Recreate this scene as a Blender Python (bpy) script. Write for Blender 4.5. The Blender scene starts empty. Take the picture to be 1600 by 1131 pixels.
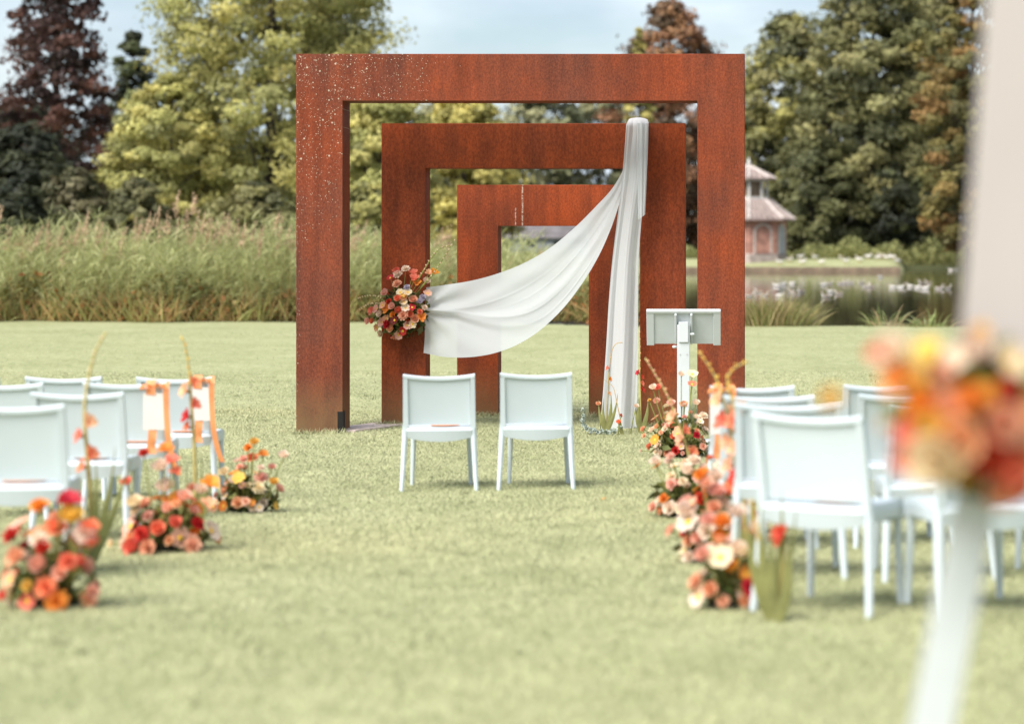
import bpy, math, random
import numpy as np
from mathutils import Vector, Matrix

random.seed(7)
RNG = np.random.default_rng(11)
PI = math.pi
SC = bpy.context.scene
COL = SC.collection

# ------------------------------------------------------------------ camera, sky, sun, exposure
CAM_H = 1.70          # eye height
FPX = 3500.0          # focal length in photo pixels (photo is 1600 wide)
CX, CY = 1130.0, 378.0  # principal point (the photo is an off-centre crop of a level shot)
cam_d = bpy.data.cameras.new('camera')
cam = bpy.data.objects.new('camera', cam_d)
COL.objects.link(cam)
cam.location = (0, 0, CAM_H)
cam.rotation_euler = (PI / 2, 0, 0)
cam_d.sensor_width = 36.0
cam_d.lens = FPX / 1600 * 36.0
cam_d.shift_x = -(CX - 800) / 1600
cam_d.shift_y = -(565.5 - CY) / 1600
cam_d.clip_start = 0.1
cam_d.clip_end = 3000
cam_d.dof.use_dof = True
cam_d.dof.focus_distance = 22.0
cam_d.dof.aperture_fstop = 1.45
SC.camera = cam

SUN_EL, SUN_AZ = math.radians(51), math.radians(222)   # azimuth clockwise from +Y: behind the camera, to its left
world = bpy.data.worlds.new('World')
SC.world = world
world.use_nodes = True
wn, wl = world.node_tree.nodes, world.node_tree.links
wn.clear()
w_out = wn.new('ShaderNodeOutputWorld')
w_bg = wn.new('ShaderNodeBackground')
w_bg.inputs['Strength'].default_value = 0.055
w_sky = wn.new('ShaderNodeTexSky')
w_sky.sky_type = 'NISHITA'
w_sky.sun_disc = False
w_sky.sun_elevation = SUN_EL
w_sky.sun_rotation = SUN_AZ
w_sky.air_density = 1.0
w_sky.dust_density = 1.2
w_tc = wn.new('ShaderNodeTexCoord')
w_map = wn.new('ShaderNodeMapping')
w_map.inputs['Scale'].default_value = (1.0, 1.0, 2.6)
w_map.inputs['Location'].default_value = (0.35, 0.1, 0.55)
w_noise = wn.new('ShaderNodeTexNoise')
w_noise.inputs['Scale'].default_value = 3.6
w_noise.inputs['Detail'].default_value = 7.0
w_noise.inputs['Roughness'].default_value = 0.52
w_ramp = wn.new('ShaderNodeValToRGB')
w_ramp.color_ramp.elements[0].position = 0.33
w_ramp.color_ramp.elements[1].position = 0.62
w_n2 = wn.new('ShaderNodeTexNoise')
w_n2.inputs['Scale'].default_value = 6.5
w_n2.inputs['Detail'].default_value = 5.0
w_r2 = wn.new('ShaderNodeValToRGB')
w_r2.color_ramp.elements[0].position = 0.3
w_r2.color_ramp.elements[0].color = (3.0, 4.0, 5.1, 1)
w_r2.color_ramp.elements[1].position = 0.68
w_r2.color_ramp.elements[1].color = (8.2, 8.7, 8.9, 1)
w_mix = wn.new('ShaderNodeMixRGB')
wl.new(w_tc.outputs['Generated'], w_map.inputs['Vector'])
wl.new(w_map.outputs['Vector'], w_noise.inputs['Vector'])
wl.new(w_map.outputs['Vector'], w_n2.inputs['Vector'])
wl.new(w_noise.outputs['Fac'], w_ramp.inputs['Fac'])
wl.new(w_n2.outputs['Fac'], w_r2.inputs['Fac'])
wl.new(w_ramp.outputs['Color'], w_mix.inputs['Fac'])
wl.new(w_sky.outputs['Color'], w_mix.inputs['Color1'])
wl.new(w_r2.outputs['Color'], w_mix.inputs['Color2'])
wl.new(w_mix.outputs['Color'], w_bg.inputs['Color'])
wl.new(w_bg.outputs['Background'], w_out.inputs['Surface'])

sun_d = bpy.data.lights.new('sun', 'SUN')
sun_d.energy = 2.6
sun_d.angle = math.radians(45)
sun_d.color = (1.0, 0.965, 0.90)
sun = bpy.data.objects.new('sun', sun_d)
COL.objects.link(sun)
_dir = Vector((math.sin(SUN_AZ) * math.cos(SUN_EL), math.cos(SUN_AZ) * math.cos(SUN_EL), math.sin(SUN_EL)))
sun.rotation_euler = _dir.to_track_quat('Z', 'Y').to_euler()
sun.location = _dir * 60

SC.view_settings.view_transform = 'Standard'
SC.view_settings.look = 'None'
SC.view_settings.gamma = 1.0
SC.view_settings.exposure = 1.46
SC.view_settings.use_curve_mapping = False
SC.render.engine = 'CYCLES'
SC.cycles.use_denoising = True
SC.cycles.max_bounces = 8
SC.cycles.transparent_max_bounces = 12
SC.cycles.sample_clamp_indirect = 6.0

# ------------------------------------------------------------------ helpers: place
WATER_Z = -0.30

def sstep(a, b, x):
    t = np.clip((x - a) / (b - a), 0, 1)
    return t * t * (3 - 2 * t)

def gz(x, y):
    """height of the ground"""
    x = np.asarray(x, float); y = np.asarray(y, float)
    z = np.interp(y, [0, 4, 7, 9.15, 10.5, 12.2, 15.8, 21, 60], [.34, .30, .235, .17, .122, .06, -.055, -.10, -.10])
    z = z + 0.012 * np.sin(x * 1.7 + y * .6) * np.sin(y * .9 - x * .4) * (y < 45)
    near = 47.9 + 0.25 * np.sin(x * .8) + 0.15 * np.sin(x * 2.3 + 1) - 0.05 * x + np.where(x < -2, 2.2, 0) * sstep(-2, -5, x)
    far = 148.0 + 16 * sstep(11.6, 13.5, x) + 25 * sstep(-16, -20, x) * 0
    pond = sstep(near, near + 1.6, y) * (1 - sstep(far - 0.25, far + 0.05, y)) * sstep(-13, -9.5, x)
    behind = sstep(far, far + 4.5, y) * 0.55 + sstep(52, 90, y) * sstep(-9, -14, x) * 0.4
    return z * (1 - pond) + pond * (-1.3) + behind * (1 - pond) + np.where(y > far, 0.07, 0.0)

def W(px, py, Y):
    """point at distance Y seen at photo pixel (px, py)"""
    return Vector(((px - CX) * Y / FPX, Y, CAM_H - (py - CY) * Y / FPX))

def hit(px, py):
    """where the ray through a photo pixel meets the ground"""
    Y = np.concatenate([np.arange(2.5, 60, 0.02), np.arange(60, 400, 0.1)])
    X = (px - CX) * Y / FPX; Z = CAM_H - (py - CY) * Y / FPX
    k = int(np.argmax(Z <= gz(X, Y)))
    return Vector((float(X[k]), float(Y[k]), float(gz(X[k], Y[k]))))

def on_ground(px, Y):
    X = (px - CX) * Y / FPX
    return Vector((X, Y, float(gz(X, Y))))

# ------------------------------------------------------------------ helpers: materials
def new_mat(name):
    m = bpy.data.materials.new(name)
    m.use_nodes = True
    nt = m.node_tree
    b = nt.nodes['Principled BSDF']
    return m, nt.nodes, nt.links, b

def simple(name, col, rough=0.6, vary=0.12, scale=8.0, bump=0.0, spec=0.35, rnd=0.0, trans=0.0):
    m, n, l, b = new_mat(name)
    b.inputs['Roughness'].default_value = rough
    b.inputs['Specular IOR Level'].default_value = spec
    tc = n.new('ShaderNodeTexCoord')
    nz = n.new('ShaderNodeTexNoise'); nz.inputs['Scale'].default_value = scale; nz.inputs['Detail'].default_value = 6
    l.new(tc.outputs['Object'], nz.inputs['Vector'])
    r = n.new('ShaderNodeValToRGB')
    r.color_ramp.elements[0].position = .3; r.color_ramp.elements[1].position = .7
    r.color_ramp.elements[0].color = tuple(max(0, c * (1 - vary)) for c in col) + (1,)
    r.color_ramp.elements[1].color = tuple(min(1, c * (1 + vary)) for c in col) + (1,)
    l.new(nz.outputs['Fac'], r.inputs['Fac'])
    out = r.outputs['Color']
    if rnd:
        oi = n.new('ShaderNodeObjectInfo')
        hs = n.new('ShaderNodeHueSaturation')
        mr = n.new('ShaderNodeMapRange'); mr.inputs['To Min'].default_value = .5 - rnd * .12; mr.inputs['To Max'].default_value = .5 + rnd * .12
        mv = n.new('ShaderNodeMapRange'); mv.inputs['To Min'].default_value = 1 - rnd; mv.inputs['To Max'].default_value = 1 + rnd * .5
        l.new(oi.outputs['Random'], mr.inputs['Value']); l.new(oi.outputs['Random'], mv.inputs['Value'])
        l.new(mr.outputs['Result'], hs.inputs['Hue']); l.new(mv.outputs['Result'], hs.inputs['Value'])
        l.new(out, hs.inputs['Color']); out = hs.outputs['Color']
    l.new(out, b.inputs['Base Color'])
    if bump:
        bp = n.new('ShaderNodeBump'); bp.inputs['Strength'].default_value = bump; bp.inputs['Distance'].default_value = .02
        l.new(nz.outputs['Fac'], bp.inputs['Height']); l.new(bp.outputs['Normal'], b.inputs['Normal'])
    if trans:
        t = n.new('ShaderNodeBsdfTranslucent'); mx = n.new('ShaderNodeMixShader'); mx.inputs['Fac'].default_value = trans
        l.new(out, t.inputs['Color']); l.new(b.outputs['BSDF'], mx.inputs[1]); l.new(t.outputs['BSDF'], mx.inputs[2])
        l.new(mx.outputs['Shader'], n['Material Output'].inputs['Surface'])
    return m

def leafy(name, trans=0.3, rough=0.55, gain=1.0):
    """leaves: colour comes from the per-leaf colour attribute"""
    m, n, l, b = new_mat(name)
    at = n.new('ShaderNodeAttribute'); at.attribute_name = 'Col'
    hs = n.new('ShaderNodeHueSaturation'); hs.inputs['Value'].default_value = gain
    l.new(at.outputs['Color'], hs.inputs['Color'])
    l.new(hs.outputs['Color'], b.inputs['Base Color'])
    b.inputs['Roughness'].default_value = rough
    b.inputs['Specular IOR Level'].default_value = 0.25
    t = n.new('ShaderNodeBsdfTranslucent'); mx = n.new('ShaderNodeMixShader'); mx.inputs['Fac'].default_value = trans
    l.new(hs.outputs['Color'], t.inputs['Color'])
    l.new(b.outputs['BSDF'], mx.inputs[1]); l.new(t.outputs['BSDF'], mx.inputs[2])
    l.new(mx.outputs['Shader'], n['Material Output'].inputs['Surface'])
    return m

# ------------------------------------------------------------------ helpers: meshes and objects
class MB:
    def __init__(s): s.v = []; s.f = []; s.m = []
    def add(s, vs, fs, mi=0):
        o = len(s.v); s.v += [tuple(v) for v in vs]
        s.f += [tuple(i + o for i in f) for f in fs]; s.m += [mi] * len(fs)
        return s
    def box(s, lo, hi, mi=0, ch=0.0, M=None):
        x0, y0, z0 = lo; x1, y1, z1 = hi
        if ch <= 0:
            vs = [(x0,y0,z0),(x1,y0,z0),(x1,y1,z0),(x0,y1,z0),(x0,y0,z1),(x1,y0,z1),(x1,y1,z1),(x0,y1,z1)]
            fs = [(0,3,2,1),(4,5,6,7),(0,1,5,4),(1,2,6,5),(2,3,7,6),(3,0,4,7)]
        else:
            c = ch
            def ring(z, d): return [(x0+c+d,y0+d,z),(x1-c-d,y0+d,z),(x1-d,y0+c+d,z),(x1-d,y1-c-d,z),(x1-c-d,y1-d,z),(x0+c+d,y1-d,z),(x0+d,y1-c-d,z),(x0+d,y0+c+d,z)]
            rs = [ring(z0, c*.7), ring(z0+c, 0), ring(z1-c, 0), ring(z1, c*.7)]
            vs = sum(rs, []); fs = [tuple(range(7,-1,-1)), tuple(range(24,32))]
            for k in range(3):
                for i in range(8):
                    j = (i+1) % 8
                    fs.append((k*8+i, k*8+j, k*8+8+j, k*8+8+i))
        if M is not None: vs = [M @ Vector(v) for v in vs]
        return s.add(vs, fs, mi)
    def tube(s, pts, rad, n=8, mi=0, flat=1.0, cap=True):
        pts = [Vector(p) for p in pts]
        if not hasattr(rad, '__len__'): rad = [rad] * len(pts)
        vs = []; fs = []
        up = Vector((0.013, 1, 0.021))
        for i, p in enumerate(pts):
            d = (pts[min(i+1, len(pts)-1)] - pts[max(i-1, 0)]).normalized()
            a = d.cross(up)
            if a.length < 1e-4: a = d.cross(Vector((1, 0, 0)))
            a.normalize(); b = d.cross(a).normalized()
            for k in range(n):
                t = 2*PI*k/n
                vs.append(p + a*math.cos(t)*rad[i] + b*math.sin(t)*rad[i]*flat)
        for i in range(len(pts)-1):
            for k in range(n):
                j = (k+1) % n
                fs.append((i*n+k, i*n+j, (i+1)*n+j, (i+1)*n+k))
        if cap:
            fs.append(tuple(range(n-1, -1, -1))); fs.append(tuple((len(pts)-1)*n+k for k in range(n)))
        return s.add(vs, fs, mi)
    def grid(s, P, mi=0, closed=False):
        """P[i][j] points"""
        r, c = len(P), len(P[0])
        vs = [p for row in P for p in row]
        fs = [(i*c+j, i*c+(j+1) % c, (i+1)*c+(j+1) % c, (i+1)*c+j) for i in range(r-1) for j in range(c if closed else c-1)]
        return s.add(vs, fs, mi)
    def mesh(s, name, mats, smooth=False):
        me = bpy.data.meshes.new(name)
        me.from_pydata(s.v, [], s.f)
        for m in (mats if isinstance(mats, (list, tuple)) else [mats]): me.materials.append(m)
        if any(s.m): me.polygons.foreach_set('material_index', s.m)
        if smooth: me.polygons.foreach_set('use_smooth', [True] * len(s.f))
        me.update()
        return me
    def build(s, name, mats, parent=None, smooth=False):
        return link(name, s.mesh(name, mats, smooth), parent)

def link(name, me, parent=None):
    o = bpy.data.objects.new(name, me)
    COL.objects.link(o)
    if parent is not None: o.parent = parent
    return o

def tag(o, label=None, cat=None, group=None, kind=None):
    if label: o['label'] = label
    if cat: o['category'] = cat
    if group: o['group'] = group
    if kind: o['kind'] = kind
    return o

def empty(name, loc=(0, 0, 0), rz=0.0, label=None, cat=None, group=None):
    o = bpy.data.objects.new(name, None)
    COL.objects.link(o)
    o.location = loc; o.rotation_euler = (0, 0, rz); o.empty_display_size = .1
    return tag(o, label, cat, group)

def copy_tree(src, parent=None):
    c = src.copy(); COL.objects.link(c); c.parent = parent
    for ch in [x for x in src.children]: copy_tree(ch, c)
    return c

def fast_mesh(name, V, k, mat, C=None):
    """many separate k-gons from an (n*k,3) array, with optional per-vertex colours"""
    V = np.ascontiguousarray(V, np.float32); nv = len(V); nf = nv // k
    me = bpy.data.meshes.new(name)
    me.vertices.add(nv); me.vertices.foreach_set('co', V.ravel())
    me.loops.add(nv); me.loops.foreach_set('vertex_index', np.arange(nv, dtype=np.int32))
    me.polygons.add(nf); me.polygons.foreach_set('loop_start', np.arange(0, nv, k, dtype=np.int32))
    if C is not None:
        a = me.color_attributes.new('Col', 'FLOAT_COLOR', 'POINT')
        C4 = np.ones((nv, 4), np.float32); C4[:, :3] = C
        a.data.foreach_set('color', C4.ravel())
    me.materials.append(mat)
    me.update(calc_edges=True)
    return me

def unit(a): return a / np.maximum(np.linalg.norm(a, axis=-1, keepdims=True), 1e-9)

def leaf_quads(P, size, up=0.3, aspect=1.6, droop=0.0, nrm=None):
    """diamond leaves at points P with random facing"""
    n = len(P)
    N = RNG.normal(size=(n, 3))
    if nrm is not None: N = unit(N) * .9 + nrm
    N[:, 2] += up; N = unit(N)
    A = unit(np.cross(N, RNG.normal(size=(n, 3))))
    if droop: A[:, 2] -= droop; A = unit(A - N * (A * N).sum(1, keepdims=True))
    B = np.cross(N, A)
    s = (np.asarray(size) * RNG.uniform(.6, 1.35, n))[:, None]
    a = A * s * aspect * .5; b = B * s * .5
    return np.stack([P - a, P + b - a * .1, P + a, P - b - a * .1], 1).reshape(-1, 3)

def catmull(pts, n):
    p = np.array([[float(c) for c in q] for q in pts])
    d = np.r_[0, np.cumsum(np.linalg.norm(np.diff(p, axis=0), axis=1))]
    ext = np.vstack([2*p[0]-p[1], p, 2*p[-1]-p[-2]])
    out = []
    for u in np.linspace(0, d[-1], n):
        i = min(int(np.searchsorted(d, u, 'right')) - 1, len(p) - 2)
        t = (u - d[i]) / max(d[i+1] - d[i], 1e-9)
        a, b, c, e = ext[i], ext[i+1], ext[i+2], ext[i+3]
        out.append(.5 * ((2*b) + (c-a)*t + (2*a-5*b+4*c-e)*t*t + (3*b-a-3*c+e)*t**3))
    return np.array(out)

# ------------------------------------------------------------------ materials
def lawn_material():
    m, n, l, b = new_mat('lawn')
    ge = n.new('ShaderNodeNewGeometry')
    def noise(scale, det=6, stretch=None):
        nz = n.new('ShaderNodeTexNoise'); nz.inputs['Scale'].default_value = scale; nz.inputs['Detail'].default_value = det
        if stretch:
            mp = n.new('ShaderNodeMapping'); mp.inputs['Scale'].default_value = stretch
            l.new(ge.outputs['Position'], mp.inputs['Vector']); l.new(mp.outputs['Vector'], nz.inputs['Vector'])
        else: l.new(ge.outputs['Position'], nz.inputs['Vector'])
        return nz
    n1 = noise(.55); n2 = noise(7, 8); n3 = noise(38, 4)
    r1 = n.new('ShaderNodeValToRGB')
    r1.color_ramp.elements[0].position = .3; r1.color_ramp.elements[0].color = (.258, .268, .145, 1)
    r1.color_ramp.elements[1].position = .7; r1.color_ramp.elements[1].color = (.315, .323, .188, 1)
    l.new(n1.outputs['Fac'], r1.inputs['Fac'])
    r2 = n.new('ShaderNodeValToRGB')
    r2.color_ramp.elements[0].position = .32; r2.color_ramp.elements[0].color = (.76, .78, .68, 1)
    r2.color_ramp.elements[1].position = .62; r2.color_ramp.elements[1].color = (1.12, 1.1, 1.1, 1)
    l.new(n2.outputs['Fac'], r2.inputs['Fac'])
    r3 = n.new('ShaderNodeValToRGB')
    r3.color_ramp.elements[0].position = .3; r3.color_ramp.elements[0].color = (.82, .83, .77, 1)
    r3.color_ramp.elements[1].position = .6; r3.color_ramp.elements[1].color = (1.08, 1.07, 1.05, 1)
    l.new(n3.outputs['Fac'], r3.inputs['Fac'])
    m1 = n.new('ShaderNodeMixRGB'); m1.blend_type = 'MULTIPLY'; m1.inputs['Fac'].default_value = .75
    m2 = n.new('ShaderNodeMixRGB'); m2.blend_type = 'MULTIPLY'; m2.inputs['Fac'].default_value = .7
    l.new(r1.outputs['Color'], m1.inputs['Color1']); l.new(r2.outputs['Color'], m1.inputs['Color2'])
    l.new(m1.outputs['Color'], m2.inputs['Color1']); l.new(r3.outputs['Color'], m2.inputs['Color2'])
    # earth in the pond bed; tree shade painted into the ground past the far bank
    sx = n.new('ShaderNodeSeparateXYZ'); l.new(ge.outputs['Position'], sx.inputs['Vector'])
    mr = n.new('ShaderNodeMapRange'); mr.inputs['From Min'].default_value = -.12; mr.inputs['From Max'].default_value = -.5
    l.new(sx.outputs['Z'], mr.inputs['Value'])
    m3 = n.new('ShaderNodeMixRGB'); m3.inputs['Color2'].default_value = (.07, .055, .035, 1)
    l.new(mr.outputs['Result'], m3.inputs['Fac']); l.new(m2.outputs['Color'], m3.inputs['Color1'])
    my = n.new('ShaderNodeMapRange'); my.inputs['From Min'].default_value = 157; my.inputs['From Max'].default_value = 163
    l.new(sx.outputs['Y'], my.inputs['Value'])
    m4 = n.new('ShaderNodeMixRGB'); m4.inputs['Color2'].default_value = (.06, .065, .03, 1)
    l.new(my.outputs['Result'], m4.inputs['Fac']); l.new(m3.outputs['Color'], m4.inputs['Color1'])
    l.new(m4.outputs['Color'], b.inputs['Base Color'])
    b.inputs['Roughness'].default_value = .85; b.inputs['Specular IOR Level'].default_value = .1
    bp = n.new('ShaderNodeBump'); bp.inputs['Strength'].default_value = .5; bp.inputs['Distance'].default_value = .03
    l.new(n2.outputs['Fac'], bp.inputs['Height']); l.new(bp.outputs['Normal'], b.inputs['Normal'])
    return m

def water_material():
    m, n, l, b = new_mat('pond_water')
    b.inputs['Base Color'].default_value = (.022, .019, .009, 1)
    b.inputs['Roughness'].default_value = .06
    b.inputs['IOR'].default_value = 1.33
    ge = n.new('ShaderNodeNewGeometry'); mp = n.new('ShaderNodeMapping'); mp.inputs['Scale'].default_value = (.5, 1.6, 1)
    nz = n.new('ShaderNodeTexNoise'); nz.inputs['Scale'].default_value = 1.4; nz.inputs['Detail'].default_value = 4
    l.new(ge.outputs['Position'], mp.inputs['Vector']); l.new(mp.outputs['Vector'], nz.inputs['Vector'])
    bp = n.new('ShaderNodeBump'); bp.inputs['Strength'].default_value = .05; bp.inputs['Distance'].default_value = .05
    l.new(nz.outputs['Fac'], bp.inputs['Height']); l.new(bp.outputs['Normal'], b.inputs['Normal'])
    return m

def rust_material(name, lichen=None, streaks=(), warm=False):
    """weathered corten steel: brown-orange patches, vertical runs, fine grain; lichen = (x, z) of the spotted corner"""
    m, n, l, b = new_mat(name)
    ge = n.new('ShaderNodeNewGeometry')
    def noise(scale, st, det=6, rough=.6):
        mp = n.new('ShaderNodeMapping'); mp.inputs['Scale'].default_value = st
        nz = n.new('ShaderNodeTexNoise'); nz.inputs['Scale'].default_value = scale; nz.inputs['Detail'].default_value = det
        nz.inputs['Roughness'].default_value = rough
        l.new(ge.outputs['Position'], mp.inputs['Vector']); l.new(mp.outputs['Vector'], nz.inputs['Vector'])
        return nz
    def ramp(src, p0, c0, p1, c1):
        r = n.new('ShaderNodeValToRGB')
        r.color_ramp.elements[0].position = p0; r.color_ramp.elements[0].color = c0 + (1,)
        r.color_ramp.elements[1].position = p1; r.color_ramp.elements[1].color = c1 + (1,)
        l.new(src, r.inputs['Fac']); return r
    big = noise(1.5, (1, 1, .7)); run = noise(9, (1, 1, .10), 5); fine = noise(70, (1, 1, .55), 4, .7); mid = noise(6, (1, 1, .5))
    c1 = ramp(big.outputs['Fac'], .34, (.20, .048, .022) if warm else (.150, .048, .030), .68, (.33, .066, .020) if warm else (.245, .053, .020))
    c2 = ramp(run.outputs['Fac'], .35, (.72, .74, .8), .68, (1.18, 1.12, 1.05))
    c3 = ramp(fine.outputs['Fac'], .38, (.62, .58, .56), .64, (1.3, 1.25, 1.15))
    c4 = ramp(mid.outputs['Fac'], .35, (.84, .86, .9), .65, (1.12, 1.08, 1.02))
    cur = c1.outputs['Color']
    for c, f in ((c2, .8), (c3, .75), (c4, .8)):
        mx = n.new('ShaderNodeMixRGB'); mx.blend_type = 'MULTIPLY'; mx.inputs['Fac'].default_value = f
        l.new(cur, mx.inputs['Color1']); l.new(c.outputs['Color'], mx.inputs['Color2']); cur = mx.outputs['Color']
    sx = n.new('ShaderNodeSeparateXYZ'); l.new(ge.outputs['Position'], sx.inputs['Vector'])
    def math_(op, a, bb=None):
        q = n.new('ShaderNodeMath'); q.operation = op
        for i, v in enumerate((a, bb)):
            if v is None: continue
            if isinstance(v, (int, float)): q.inputs[i].default_value = v
            else: l.new(v, q.inputs[i])
        return q.outputs[0]
    # splashed earth and algae at the foot
    foot = n.new('ShaderNodeMapRange'); foot.inputs['From Min'].default_value = .45; foot.inputs['From Max'].default_value = -.05
    l.new(sx.outputs['Z'], foot.inputs['Value'])
    ff = math_('MULTIPLY', foot.outputs['Result'], math_('MULTIPLY', mid.outputs['Fac'], 1.3))
    mx = n.new('ShaderNodeMixRGB'); mx.inputs['Color2'].default_value = (.17, .115, .055, 1)
    l.new(ff, mx.inputs['Fac']); l.new(cur, mx.inputs['Color1']); cur = mx.outputs['Color']
    if lichen:
        for vs_, add_ in ((34, .16), (58, .46), (85, .50)):
            vo = n.new('ShaderNodeTexVoronoi'); vo.inputs['Scale'].default_value = vs_; vo.inputs['Randomness'].default_value = 1
            fl = n.new('ShaderNodeMapping'); fl.inputs['Scale'].default_value = (1, .0, 1); l.new(ge.outputs['Position'], fl.inputs['Vector']); l.new(fl.outputs['Vector'], vo.inputs['Vector'])
            sp = n.new('ShaderNodeSeparateColor'); l.new(vo.outputs['Color'], sp.inputs['Color'])
            thr = math_('MULTIPLY', sp.outputs[0], .42)                    # spot size differs from cell to cell
            spot = math_('LESS_THAN', vo.outputs['Distance'], math_('SUBTRACT', thr, .12))
            dx = math_('SUBTRACT', sx.outputs['X'], lichen[0]); dz = math_('SUBTRACT', lichen[1], sx.outputs['Z'])
            # dense along the outer edge and top corner, thinning to the right and downwards
            fx = math_('MULTIPLY', dx, .62); fz = math_('MULTIPLY', dz, .48)
            along = math_('MINIMUM', math_('ADD', fx, fz), math_('ADD', math_('MULTIPLY', dx, 9.0), math_('MULTIPLY', dz, .24)))
            cover = math_('SUBTRACT', .95, along)
            cl = noise(4.5, (1, 1, .45), 3)
            keep = math_('LESS_THAN', math_('ADD', sp.outputs[1], math_('MULTIPLY', cl.outputs['Fac'], .9)), math_('ADD', cover, add_))
            fac = math_('MULTIPLY', spot, keep)
            mx = n.new('ShaderNodeMixRGB'); mx.inputs['Color2'].default_value = (.55, .5, .40, 1)
            l.new(math_('MULTIPLY', fac, .75), mx.inputs['Fac']); l.new(cur, mx.inputs['Color1']); cur = mx.outputs['Color']
    for (xs, w) in streaks:                                            # pale drip marks
        d = math_('ABSOLUTE', math_('SUBTRACT', math_('ADD', sx.outputs['X'], math_('MULTIPLY', mid.outputs['Fac'], .02)), xs))
        on = math_('MULTIPLY', math_('LESS_THAN', d, w), math_('GREATER_THAN', mid.outputs['Fac'], .46))
        on = math_('MULTIPLY', on, math_('GREATER_THAN', fine.outputs['Fac'], .47))
        mx = n.new('ShaderNodeMixRGB'); mx.inputs['Color2'].default_value = (.5, .4, .33, 1)
        l.new(math_('MULTIPLY', on, .8), mx.inputs['Fac']); l.new(cur, mx.inputs['Color1']); cur = mx.outputs['Color']
    l.new(cur, b.inputs['Base Color'])
    b.inputs['Roughness'].default_value = .8; b.inputs['Specular IOR Level'].default_value = .18
    bp = n.new('ShaderNodeBump'); bp.inputs['Strength'].default_value = .35; bp.inputs['Distance'].default_value = .004
    l.new(fine.outputs['Fac'], bp.inputs['Height']); l.new(bp.outputs['Normal'], b.inputs['Normal'])
    return m

def cloth_material():
    m, n, l, b = new_mat('sheer_white_cloth')
    b.inputs['Base Color'].default_value = (.78, .81, .83, 1)
    b.inputs['Roughness'].default_value = .75; b.inputs['Specular IOR Level'].default_value = .15
    b.inputs['Sheen Weight'].default_value = .2
    t = n.new('ShaderNodeBsdfTranslucent'); t.inputs['Color'].default_value = (.78, .81, .83, 1)
    mx = n.new('ShaderNodeMixShader'); mx.inputs['Fac'].default_value = .44
    tr = n.new('ShaderNodeBsdfTransparent'); m2 = n.new('ShaderNodeMixShader'); m2.inputs['Fac'].default_value = .11
    wv = n.new('ShaderNodeTexNoise'); wv.inputs['Scale'].default_value = 22; wv.inputs['Detail'].default_value = 5
    bp = n.new('ShaderNodeBump'); bp.inputs['Strength'].default_value = .12; bp.inputs['Distance'].default_value = .01
    tc = n.new('ShaderNodeTexCoord'); l.new(tc.outputs['Object'], wv.inputs['Vector'])
    l.new(wv.outputs['Fac'], bp.inputs['Height']); l.new(bp.outputs['Normal'], b.inputs['Normal'])
    l.new(b.outputs['BSDF'], mx.inputs[1]); l.new(t.outputs['BSDF'], mx.inputs[2])
    l.new(mx.outputs['Shader'], m2.inputs[1]); l.new(tr.outputs['BSDF'], m2.inputs[2])
    l.new(m2.outputs['Shader'], n['Material Output'].inputs['Surface'])
    return m

M = {}
M['lawn'] = lawn_material()
M['water'] = water_material()
M['cloth'] = cloth_material()
M['grass'] = leafy('grass_blades', .3, .7)
def soften(m):
    """fine blades scatter light like a nap: lean the shading normal towards the sky"""
    n, l = m.node_tree.nodes, m.node_tree.links
    ge = n.new('ShaderNodeNewGeometry'); a = n.new('ShaderNodeVectorMath'); a.operation = 'ADD'; a.inputs[1].default_value = (0, 0, 1.6)
    b = n.new('ShaderNodeVectorMath'); b.operation = 'NORMALIZE'
    l.new(ge.outputs['Normal'], a.inputs[0]); l.new(a.outputs[0], b.inputs[0]); l.new(b.outputs[0], n['Principled BSDF'].inputs['Normal'])
soften(M['grass'])
M['leaf'] = leafy('tree_leaves', .32, .6)
M['reed'] = leafy('reed_leaves', .35, .6)
M['bark'] = simple('bark', (.055, .045, .035), .9, .3, 6, .4)
M['chair'] = simple('white_plastic', (.55, .612, .648), .42, .02, 5, .0, .45)
M['white_wood'] = simple('white_painted_wood', (.54, .565, .575), .55, .04, 9, .05)
M['board'] = simple('cream_board', (.44, .392, .376), .6, .03, 3)
M['dark'] = simple('recess_shade', (.012, .010, .009), .9, .2)
M['slab'] = simple('ground_plate', (.56, .46, .42), .8, .15, 14, .1)
M['card'] = simple('card_paper', (.68, .63, .58), .7, .03, 12)
M['ribbon'] = simple('orange_ribbon', (.86, .33, .13), .5, .1, 20, 0, .4, 0, .25)
M['leaflet'] = simple('orange_paper', (.86, .36, .18), .6, .1, 20)
M['metal'] = simple('screw_metal', (.5, .5, .5), .35, .1)
M['stem'] = simple('flower_stem', (.24, .25, .07), .6, .2, 30)
M['glad_stem'] = simple('gladiolus_stem', (.42, .34, .12), .6, .2, 30)
M['sword'] = simple('gladiolus_leaf', (.27, .27, .10), .55, .2, 12, 0, .3, 0, .3)
M['grey_leaf'] = simple('silver_leaf', (.40, .45, .40), .9, .2, 30, 0, .08)
M['tray'] = simple('black_tray', (.015, .017, .013), .7, .3)
M['disc'] = simple('flower_disc', (.70, .42, .05), .8, .3, 60)
PET = {
    'coral': (.88, .25, .15), 'peach': (.94, .51, .31), 'pink': (.93, .53, .41), 'pale': (.95, .75, .61),
    'orange': (.90, .35, .06), 'red': (.62, .045, .035), 'yellow': (.86, .56, .13), 'cream': (.88, .73, .50),
    'maroon': (.22, .03, .03), 'lilac': (.62, .56, .66)}
for k, c in PET.items():
    M['petal_' + k] = simple('petal_' + k, c, .55, .14, 14, .1, .25, .09, .42)
M['rust_a'] = rust_material('rusted_steel_lichen', lichen=((462 - CX) * 21.07 / FPX, CAM_H - (85 - CY) * 21.07 / FPX))
M['rust_b'] = rust_material('rusted_steel', warm=True)
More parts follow.
